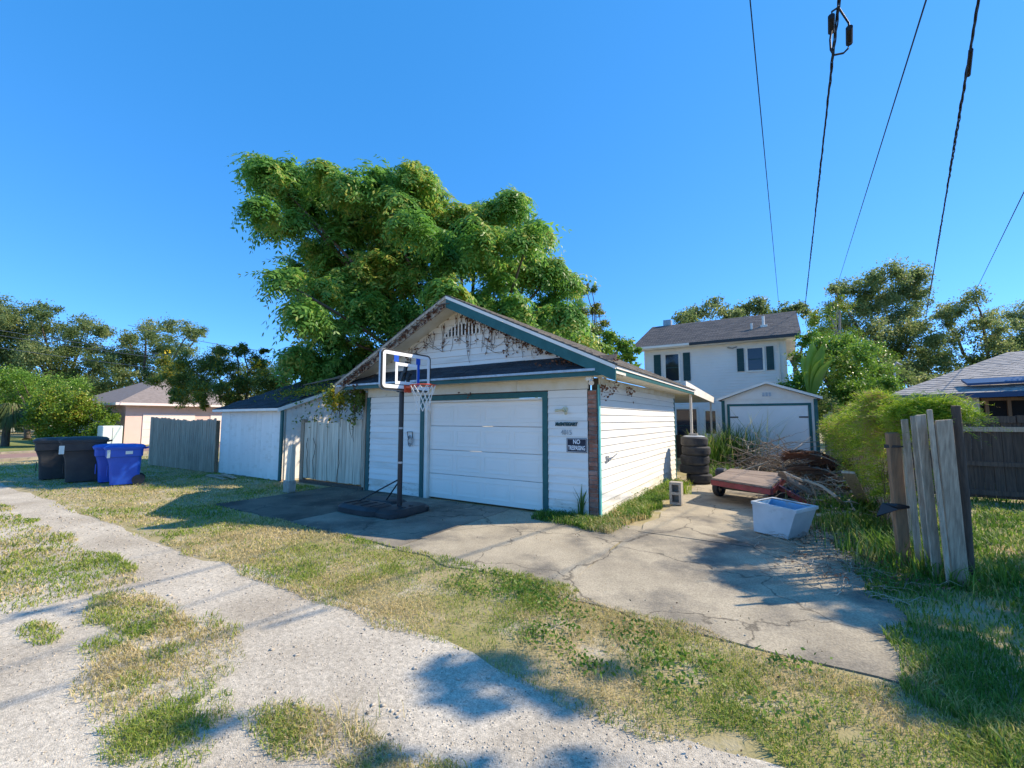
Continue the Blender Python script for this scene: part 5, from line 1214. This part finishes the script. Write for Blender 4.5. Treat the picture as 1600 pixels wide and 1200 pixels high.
bt('right_oak','broad oak crown at the right edge above the pale shingle roof','tree',[(1480,490,22),(1510,475,20),(1540,500,24),(1575,495,24),(1605,490,26),(1500,520,26),(1550,535,28),(1595,535,30),(1460,530,24),(1475,560,26),(1520,565,26),(1500,590,26),(1540,590,26),(1450,600,24),(1580,600,26),(1640,510,36),(1640,560,34),(1440,575,22),(1580,572,24)],28,.21,M['leaf_oak'],D(1560,640,29),.35,1.25,.55,seed=42,nl=10)
bt('yellowing_tree','yellowish green tree with a bare pale snag before the tall oak','tree',[(1295,490,20),(1320,480,16),(1285,520,20),(1310,530,22),(1335,530,18),(1270,505,12),(1360,555,18),(1385,560,16)],25,.17,M['leaf_hedge'],D(1310,640,25),.15,.9,.55,seed=43,nl=8,bark=M['pale_bark'])
bt('green_shrub','bright leafy green shrub right of the small shed','shrub',[(1262,530,18),(1285,545,28),(1315,545,30),(1345,555,30),(1375,580,26),(1390,600,20),(1300,590,34),(1340,605,34),(1270,585,26),(1375,625,26),(1310,630,32),(1345,640,28),(1250,560,18),(1260,615,22)],18,.15,M['leaf_bright'],D(1320,680,18),.08,1.6,.7,seed=44,nl=6,jit=.7)
bt('dark_thicket','dark undergrowth between the bright shrub and the pale shingle roof','shrub',[(1410,590,24),(1440,600,24),(1400,625,22),(1430,630,24),(1470,605,24),(1385,575,18),(1500,600,24)],23,.18,M['leaf_oak'],D(1430,660,23),.12,1.2,.6,seed=45,nl=6)
bt('grey_bush','grey twiggy bush between the small shed and the neighbour roof','shrub',[(1285,625,14),(1300,645,16),(1320,650,14),(1290,665,14),(1335,640,12)],16,.09,M['leaf_oak'],D(1305,700,16),.05,.6,.5,seed=46,nl=7,bark=M['pale_bark'],jit=.4)
# banana plant
bn = empty('banana_plant', tuple(D(1270,650,16.3)*np.array((1,1,0))), label='banana plant with torn upright leaves beside the house corner', cat='plant')
b_ = D(1270,650,16.3); b_[2] = 0
MB().tube([tuple(b_),tuple(b_+np.array((0,0,2.6)))],[.12,.09],10).build('stem', M['leaf_big'], bn)
for (px,py,bw_) in ((1270,528,.34),(1290,532,.32),(1252,552,.26),(1304,560,.28),(1258,580,.24),(1284,560,.26)):
    tip = D(px,py,16.1); a = b_+np.array((0,0,2.4)); V = []; F = []; s_ = _R*.7+np.array((.0,.3,.1)); d = tip-a
    for i in range(13):
        u = i/12; c = a+d*u+np.array((0,0,.35*math.sin(u*math.pi))); w_ = bw_*math.sin(min(1,u*1.15+.02)*math.pi)**.6+.01
        for k_ in (-1,0,1): V.append(c+s_*w_*k_+np.array((0,0,.08*(1-abs(k_))))*-1)
    for i in range(12):
        for k_ in (0,1): F.append((3*i+k_,3*i+k_+1,3*i+3+k_+1,3*i+3+k_))
    MB().add(V,F).build('leaf', M['leaf_bright'], bn, smooth=True)
sg = empty('bare_snag', tuple(D(1308,640,24)*np.array((1,1,0))), label='pale bare tree snag standing before the tall oak', cat='tree')
a = D(1308,640,24); a[2] = 0; t_ = D(1312,486,24); MB().tube([tuple(a),tuple(a*.5+t_*.5),tuple(t_)],[.14,.10,.05],10).build('trunk', M['pale_bark'], sg, smooth=True); MB().tube([tuple(a*.2+t_*.8),tuple(D(1301,500,24)),tuple(D(1296,494,24))],[.05,.03,.02],7).build('limb', M['pale_bark'], sg)
# left background
bt('left_oak','large oak at the far left with open branches','tree',[(15,500,22),(50,488,20),(70,480,14),(0,525,30),(40,525,30),(80,515,26),(110,520,20),(20,560,34),(65,555,32),(105,550,28),(140,505,18),(155,520,20),(140,545,24),(165,550,16),(-30,520,40),(-30,570,40),(120,580,22),(150,580,18),(30,590,30),(90,590,30),(150,605,22),(60,610,28),(180,570,16)],42,.28,M['leaf_oak'],D(110,640,44),.5,1.15,.6,seed=51,nl=14,jit=1.5)
bt('middle_oak','rounded oak behind the pink house roof','tree',[(205,530,20),(235,515,20),(265,508,18),(290,515,18),(305,525,10),(215,560,26),(250,545,26),(285,545,20),(195,585,24),(235,590,28),(270,580,24),(175,600,16),(205,610,20)],44,.28,M['leaf_oak'],D(225,640,45),.45,1.15,.6,seed=52,nl=10,jit=1.5)
bt('pale_shrub','tall pale green shrub at the left edge behind the hedge','shrub',[(10,590,26),(45,595,26),(75,600,22),(-20,600,30),(20,625,26),(60,625,22),(95,610,16),(120,600,18)],36,.24,M['leaf_bright'],None,.2,.9,.5,seed=53,nl=6)
bt('rounded_hedge','rounded yellow-green hedge bush behind the dark bins','shrub',[(75,630,22),(100,622,24),(130,630,24),(155,645,20),(60,655,22),(90,655,26),(125,660,26),(160,668,18),(75,678,18),(110,682,18),(145,682,16),(175,655,12)],27,.17,M['leaf_hedge'],D(110,690,27),.1,1.4,.75,seed=54,nl=6,jit=.5)
# fountain-leaved palm at the far left edge
pl = empty('sago_palm', tuple(D(12,690,27)*np.array((1,1,0))), label='pale fountain-leaved palm at the far left edge', cat='palm')
c = D(12,650,27); b_ = c.copy(); b_[2] = 0; MB().tube([tuple(b_),tuple(c)],[.2,.16],10).build('trunk', M['bark'], pl); V = []; q = np.random.default_rng(3)
for k in range(1500):
    az = q.random()*6.283; el = q.uniform(.0,1.35); L_ = q.uniform(.9,1.7); d = np.array((math.cos(az)*math.cos(el),math.sin(az)*math.cos(el),math.sin(el))); s_ = np.cross(d,(0,0,1)); s_ /= np.linalg.norm(s_); w_ = s_*.022
    m1 = c+d*L_*.55+np.array((0,0,-.05)); e = c+d*L_+np.array((0,0,-L_*.75)); V += [c-w_,c+w_,m1+w_,m1-w_, m1-w_,m1+w_,e+w_*.2,e-w_*.2]
V = np.array(V); link('fronds', fast('fronds', V-b_, np.arange(len(V)).reshape(-1,4), M['leaf_palm']), pl)
# far wood that closes the view
P = []; q = np.random.default_rng(9)
for k in range(260):
    az = math.radians(q.uniform(-35,100)); dist = q.uniform(70,95); c = np.array((CAM[0]-dist*math.sin(az),CAM[1]+dist*math.cos(az),q.uniform(.5,5.5))); P.append(clump(c,q.uniform(2,3.8),150,.8,.4,int(q.integers(1e9))))
P = np.concatenate(P); P = P[P[:,2]>.1]; o = leafobj('far_wood', P, .7, M['leaf_oak'], None, .8); tag(o, 'far belt of dark trees along the horizon', 'trees', kind='stuff'); tot += len(P)
# tree standing just outside the right edge: its shade lies over the yard and the verge
o = bt('yard_tree','dark leafy tree at the right edge of the yard','tree',[(1660,560,30)],11,.13,M['leaf_oak'],(9.6,2.2,0),.16,1.0,.5,seed=61,nl=3,jit=.1)
P = []; q = np.random.default_rng(12)
for (x,y,z,r) in ((8.6,1.2,3.6,.8),(9.3,2.2,4.3,1.0),(8.0,1.8,4.2,.8),(7.6,.5,4.0,.7),(9.5,.6,3.8,.9),(8.8,-.3,4.4,.7),(6.75,.0,6.0,.42),(7.25,.3,6.1,.42),(10,3,3.5,1.1),(7.9,2.6,4.8,.8),(10.2,5,5,1.2),(9.5,4.1,5.2,1.0),(10.6,3.6,4.6,1.0),(9.4,2.9,5.3,.9),(11,2.2,5.2,1.0),(10.4,1.2,4.9,.9)):
    for j in range(9): P.append(clump(np.array((x,y,z))+q.normal(0,r*(.5 if r > .45 else .9),3),r*.42,230 if r > .45 else 42,.75,.3,int(q.integers(1e9))))
P = np.concatenate(P); leafobj('crown', P, .13, M['leaf_oak'], o, .5); tot += len(P)
# ------------------------------------------------------------------ fern vine on the boundary fence
fv = empty('fern_vine', (3.95,3,0), label='feathery yellow-green fern vine smothering the old fence', cat='vine')
q = np.random.default_rng(17); V = []
def spray(a, d, L_, nn, V, wd=.0036, nlen=.10):
    s_ = np.cross(d,(0,0,1)); s_ /= np.linalg.norm(s_)+1e-6
    for i in range(nn):
        u = (i+.5)/nn; p = a+d*L_*u+np.array((0,0,-.45*L_*u*u)); sg = 1 if i % 2 else -1
        e = s_*sg*q.uniform(.5,1)+d*.6+q.normal(0,.45,3); e /= np.linalg.norm(e); ll = nlen*(1.1-u)*q.uniform(.6,1.2)+.02; n_ = np.cross(e,q.normal(size=3)); n_ /= np.linalg.norm(n_); w_ = n_*wd
        V += [p-w_*.6,p+w_*.6,p+e*ll*.6+w_,p+e*ll]
for k in range(2100):
    y = .25+9.0*q.random()**1.9; top = 1.95-.06*max(0,y-2)+.12*math.sin(y*2.1); z = top-abs(q.normal(0,.28)) if q.random() < .62 else q.uniform(.5,1.8)
    if y < .9 and z < 1.2: continue
    a = np.array((3.95-abs(q.normal(0,.11))-.08*math.sin(y*3)*(z>1.0),y,z)); az = q.normal(math.pi,.9); d = np.array((math.cos(az),math.sin(az),q.normal(.15,.4))); d /= np.linalg.norm(d)
    spray(a,d,q.uniform(.15,.34),26 if y<4 else 16,V,.0042 if y<4 else .007)
pa, pb = D(1378,648,5.25), D(1480,640,4.70)
for k in range(760):      # mop trailing along the tops of the leaning boards
    u = q.random()**.9; a = pa+(pb-pa)*u+np.array((q.normal(0,.06),q.normal(0,.06),q.normal(.05,.06)-.03*u-(.35*q.random()**2 if u < .3 else 0))); az = q.normal(-.5,.9); d = np.array((math.cos(az),math.sin(az),q.normal(.05,.2))); spray(a,d,q.uniform(.15,.40),26,V,.0034,.08)
for (px,py,t_,n_) in ((1450,745,5.0,14),(1445,765,5.0,10),(1460,735,4.95,8),(1470,830,4.9,6),(1490,850,4.8,6)):
    for k in range(n_): a = D(px+q.normal(0,7),py+q.normal(0,7),t_); az = q.random()*6.28; spray(a,np.array((math.cos(az),math.sin(az),.1)),.18,20,V,.003,.06)
V = np.array(V); link('foliage', fast('foliage', V-np.array((3.95,3,0)), np.arange(len(V)).reshape(-1,4), M['leaf_fern']), fv); tot += len(V)//4
st = MB()
for k in range(26):
    y = .5+random.random()*6; stick(st,(3.9,y,.05),(3.82,y+random.uniform(-.5,.5),1.8),.006,.08)
tag(st.build('stems', M['vine_stem'], fv), kind='stuff')
print('leaf faces', tot)
# ------------------------------------------------------------------ grass, weeds, pebbles
def blades(P, h, wd, lean, seed):
    q = np.random.default_rng(seed); n = len(P); az = q.random(n)*6.283; d = np.stack([np.cos(az),np.sin(az),np.zeros(n)],1)
    a2 = az+q.normal(1.57,.5,n); s_ = np.stack([np.cos(a2),np.sin(a2),np.zeros(n)],1)*(wd*.5)[:,None]
    ln = (lean*q.uniform(.3,1.5,n)*h)[:,None]; up = np.zeros((n,3)); up[:,2] = h
    m1 = P+d*ln*.35+up*.6; tp = P+d*ln+up*(1-.25*np.minimum(1,lean))[:,None]
    V = np.stack([P-s_,P+s_,m1+s_*.85,m1-s_*.85,tp+s_*.15,tp-s_*.15],1).reshape(-1,3); b = np.arange(n)[:,None,None]*6
    return V, (b+np.array([[[0,1,2,3],[3,2,4,5]]])).reshape(-1,4)
def region(x, y):
    """0 nothing 1 verge turf 2 dry/alley strip 3 lush yard 4 weeds ; and a density"""
    n1 = vn(x,y,.8,1); n2 = vn(x,y,2.3,2); n3 = vn(x,y,6,3); nn = n1*.5+n2*.3+n3*.2
    k = np.zeros(len(x),int); p = np.zeros(len(x))
    edge = -4.40+.18*(n2-.5)*2
    verge = (y > edge) & (y < -2.82+.1*(n3-.5)) & (x < .9)
    k[verge] = 1; p[verge] = np.clip(.42+1.5*(nn[verge]-.45),.06,.85)
    near_e = verge & (y < -4.15); p[near_e] *= .8
    fr = (y > edge) & (y < -3.1+.25*(n2-.5)) & (x >= .9) & (x < 3.6); k[fr] = 1; p[fr] = np.clip(1.7*(nn[fr]-.36)+.1,0.02,1)
    tn = fr & (y < -3.95); p[tn] = np.clip(p[tn]*.6+.18,0,.7)
    ya = (x > 3.38+.35*(n2-.5)) & (y > -4.5) & (x < 14) & (y < 9); k[ya] = 3; p[ya] = np.clip(.30+.8*(nn[ya]-.4),.08,.7)
    fe = (x > 3.2+.3*(n2-.5)) & (x <= 3.6) & (y > -1.6) & (y < 9); k[fe] = 3; p[fe] = np.clip(.5+(nn[fe]-.5),.1,.9)
    lf_ = (x < -7.0+.3*(n2-.5)) & (y > -2.9) & (y < -.3) ; k[lf_] = 1; p[lf_] = np.clip(.5+1.2*(nn[lf_]-.45),.1,1)
    gb = (((x > -1.05) & (x < .45) & (y > -.75+.35*(n2-.5)+.35*np.clip(-x,0,1)) & (y < -.03)) | ((x > .03) & (x < .50+.3*(n2-.4)) & (y >= -.05) & (y < 5.0)))
    k[gb] = 4; p[gb] = np.clip(.5+1.4*(nn[gb]-.4),.1,1)
    bk = (x > .35) & (x < 2.9-.25*(y-5)) & (y > 5.9+.5*(n2-.5)) & (y < 10.8); k[bk] = 3; p[bk] = .9
    mid = (y > -5.95+.3*(n2-.5)) & (y < -5.0+.22*(n2-.5)) & (x < -3.1); k[mid] = 2; p[mid] = np.clip(.50+1.8*(nn[mid]-.44),.06,.9)
    def isl(cx,cy,rx,ry,dd):
        e = ((x-cx)/rx)**2+((y-cy)/ry)**2+(n2-.5)*1.5+(n3-.5)*.8; m = (e < 1) & (k == 0); k[m] = 2; p[m] = np.clip(.95*dd*(1.08-e[m])*(.4+1.2*n3[m]),.02,.8)
    isl(-2.1,-5.40,.85,.27,1.0); isl(-1.25,-5.55,.75,.42,1.1); isl(-.55,-5.85,.6,.26,.7); isl(-2.45,-5.95,.4,.1,.6); isl(.35,-5.50,.36,.20,.7); isl(.75,-5.40,.38,.18,.7); isl(-.1,-5.9,.4,.15,.5); isl(1.25,-5.35,.3,.2,.6)
    far = (x < -16) & (y > -4.4) & (x > -24); k[far] = 1; p[far] = .7
    on = (x > -17.4) & (x < -8.9) & (y > -.62) & (y < 6); p[on & (y > -.28)] = 0
    dr_ = (x > .8) & (x < 3.2) & (y > -2.9) & (y < 5.7); p[dr_ & (n3 < .8)] = 0
    for (xx,yy) in ((-.2,1.0),(2.2,2.8)): pass
    return k, p
q = np.random.default_rng(23); N_ = 1900000
r = 1.9*np.exp(q.random(N_)*math.log(26/1.9)); th_ = math.radians(32.2)+math.radians(62)*(q.random(N_)*2-1)
x = CAM[0]-r*np.sin(th_); y = CAM[1]+r*np.cos(th_)
k, p = region(x,y); keep = (k > 0) & (q.random(N_) < p*.58); x, y, r, k = x[keep], y[keep], r[keep], k[keep]
print('blades', len(x))
cl = vn(x,y,4.5,8)*.6+vn(x,y,1.4,9)*.4
NMS = {1:('verge_grass','short patchy verge grass between alley and drive',.027,.0046),2:('alley_grass','dry grass islands growing in the gravel alley',.032,.0046),3:('yard_grass','lush shaded grass in the right yard',.055,.0055),4:('wall_weeds','weeds growing along the foot of the garage walls',.085,.0055)}
for kk,(nm,lb,h0,w0) in NMS.items():
    for dry in (0,1):
        green = vn(x,y,1.1,31)*.55+vn(x,y,3.7,32)*.45
        lim = {1:.50,2:.50,3:.20,4:.32}[kk]
        m = (k == kk) & ((green+q.normal(0,.10,len(x)) < lim) == bool(dry))
        if m.sum() < 10: continue
        P = np.stack([x[m],y[m],np.full(m.sum(),.006)],1); sc_r = np.clip(r[m]/3.6,1,3.0)
        onc = (P[:,0] > -7) & (P[:,0] < 3.4) & (P[:,1] > -3.1) & (P[:,1] < 8) ; P[onc,2] = .012
        h = h0*(.5+1.3*cl[m])*q.uniform(.6,1.4,m.sum())*np.clip(sc_r**.25,1,1.35)*(.8 if dry else 1.0); wd = w0*sc_r*q.uniform(.7,1.3,m.sum())
        V, F = blades(P,h,wd,np.full(m.sum(),.9 if kk < 3 else .6),40+kk*2+dry)
        o = link(nm if not dry else nm.replace('grass','straw').replace('weeds','straw'), fast(nm, V, F, M['blade_dry' if dry else ('blade' if kk in (1,2) else 'blade_weed')]))
        tag(o, lb if not dry else lb.replace('grass','straw').replace('weeds','dry straw'), 'grass', kind='stuff')
# taller weeds: broad leaves in clumps
P = []
def weeds(cx, cy, sx, sy, n, h):
    for _ in range(n): P.append((random.gauss(cx,sx),random.gauss(cy,sy),.02+h*random.random()**1.4))
for _ in range(70):
    xx = random.uniform(.9,5.0); yy = random.uniform(-4.1,-3.25)
    if vn(np.array([xx]),np.array([yy]),1.3,77)[0] > .45: weeds(xx,yy,.09,.06,38,.05)
for _ in range(22): weeds(random.uniform(-.4,.9),random.uniform(-3.5,-2.95),.10,.07,45,.05)
for _ in range(34): weeds(random.uniform(-.95,.4),random.uniform(-.55,-.08),.08,.06,45,.10)
for _ in range(46): weeds(random.uniform(.06,.45),random.uniform(.1,4.9),.07,.10,45,.20)
P = [p for p in P if not (p[0] < .035 and p[1] > -.03)]
o = leafobj('broadleaf_weeds', P, .034, M['blade_weed'], None, .55); tag(o, 'low broadleaf weeds in clumps on verge and along the wall', 'weeds', kind='stuff')
# tall stalk by the corner and long grass clumps
def tall_clump(name, label, c, n, h, spread, m, wd=.016, cat='grass clump', lean=.45, group=None):
    qq = np.random.default_rng(int(abs(c[0]*100+c[1]*10)) + n); P_ = np.array(c)+np.concatenate([qq.normal(0,spread,(n,2)),np.zeros((n,1))],1)
    V, F = blades(P_,h*qq.uniform(.5,1.15,n),np.full(n,wd),np.full(n,lean),n)
    o = empty(name, c, label=label, cat=cat, group=group); link('blades', fast('blades', V-np.array(c), F, m), o); return o
tall_clump('long_grass', 'tall dark green blades before the doors of the small shed', (1.15,9.9,.0), 420, 1.55, .33, M['leaf_big'], .022, lean=.35)
tall_clump('long_grass', 'bushy green clump under the car port post', (.55,9.2,.0), 420, 1.35, .28, M['blade_weed'], .022, lean=.4)
tall_clump('long_grass', 'thin tall pale stalks in front of the left shed door', (1.7,10.3,.0), 60, 2.1, .3, M['blade'], .02)
tall_clump('long_grass', 'leafy clump behind the stacked tyres', (.95,6.6,.0), 160, .5, .3, M['blade_weed'], .025)
tall_clump('weed_stalk', 'single dark weed stalk at the corner brick pier', (-.28,-.10,.03), 12, .55, .025, M['leaf_big'], .03, 'weed', .25)
tall_clump('long_grass', 'long feathery grass at the foot of the brown gate post', (3.7,.0,.0), 600, .36, .22, M['blade_weed'], .013)
tall_clump('long_grass', 'long grass between gate post and laundry tub', (3.45,1.3,.0), 600, .34, .28, M['blade_weed'], .014)
tall_clump('long_grass', 'long grass at the foot of the round post', (4.15,-.45,.0), 500, .28, .22, M['blade_weed'], .012)
tall_clump('long_grass', 'long grass in the shade of the vine behind the planks', (3.6,2.6,.0), 700, .42, .32, M['blade_weed'], .016)
tall_clump('long_grass', 'sunlit yellow-green tuft right of the cinder block', (.55,3.6,.0), 260, .35, .13, M['leaf_fern'], .010)
tall_clump('long_grass', 'dry tuft at the bottom edge of the alley', (.55,-5.35,.0), 90, .13, .10, M['blade_dry'], .004, lean=.7)
# pebbles on the alley
def pebbles(N0, rmin, rmax, s0, s1, name, label, cond, seed):
    q = np.random.default_rng(seed); r = rmin*np.exp(q.random(N0)*math.log(rmax/rmin)); th_ = math.radians(32.2)+math.radians(60)*(q.random(N0)*2-1)
    x = CAM[0]-r*np.sin(th_); y = CAM[1]+r*np.cos(th_); m = cond(x,y); x, y, r = x[m], y[m], r[m]; n = len(x)
    s = (s0+(s1-s0)*q.random(n)**3)*np.clip(r/4,1,3); base = np.array([(1,0,0),(0,1,0),(-1,0,0),(0,-1,0),(0,0,.75),(0,0,-.5)])
    V = base[None]*(1+q.normal(0,.22,(n,6,1)))*np.stack([s,s*q.uniform(.6,1,n),s*q.uniform(.45,.8,n)],1)[:,None,:]
    a = q.random(n)*6.283; c_, s_ = np.cos(a), np.sin(a); V2 = V.copy(); V2[:,:,0] = V[:,:,0]*c_[:,None]-V[:,:,1]*s_[:,None]; V2[:,:,1] = V[:,:,0]*s_[:,None]+V[:,:,1]*c_[:,None]
    V2 += np.stack([x,y,.004+s*.25],1)[:,None,:]; F = np.array([(0,1,4),(1,2,4),(2,3,4),(3,0,4),(1,0,5),(2,1,5),(3,2,5),(0,3,5)]); F = (np.arange(n)[:,None,None]*6+F[None]).reshape(-1,3)
    o = link(name, fast(name, V2.reshape(-1,3), F, M['pebble'])); tag(o, label, 'gravel', kind='stuff'); print(name, n)
pebbles(48000,1.9,12,.0022,.009,'gravel_stones','loose pale gravel stones on the alley',lambda x,y:(y<-4.35)&(y>-8.2),71)
pebbles(900,1.9,7,.010,.024,'larger_stones','scattered larger pale stones on the alley',lambda x,y:(y<-4.45)&(y>-8.2)&(vn(x,y,1.1,5)>.5),72)
# litter: leaves and bits on apron and verge
P = [(random.uniform(-7,.6),-abs(random.gauss(0,.9))-.05,.04) for _ in range(420)]+[(random.uniform(-4,5),random.uniform(-4.6,-2.6),.035+.02*random.random()) for _ in range(380)]
P = [p for p in P if p[1] > -4.6]
o = leafobj('leaf_litter', P, .022, M['litter'], None, .6); tag(o, 'small dry leaves scattered over apron and verge', 'leaves', kind='stuff')
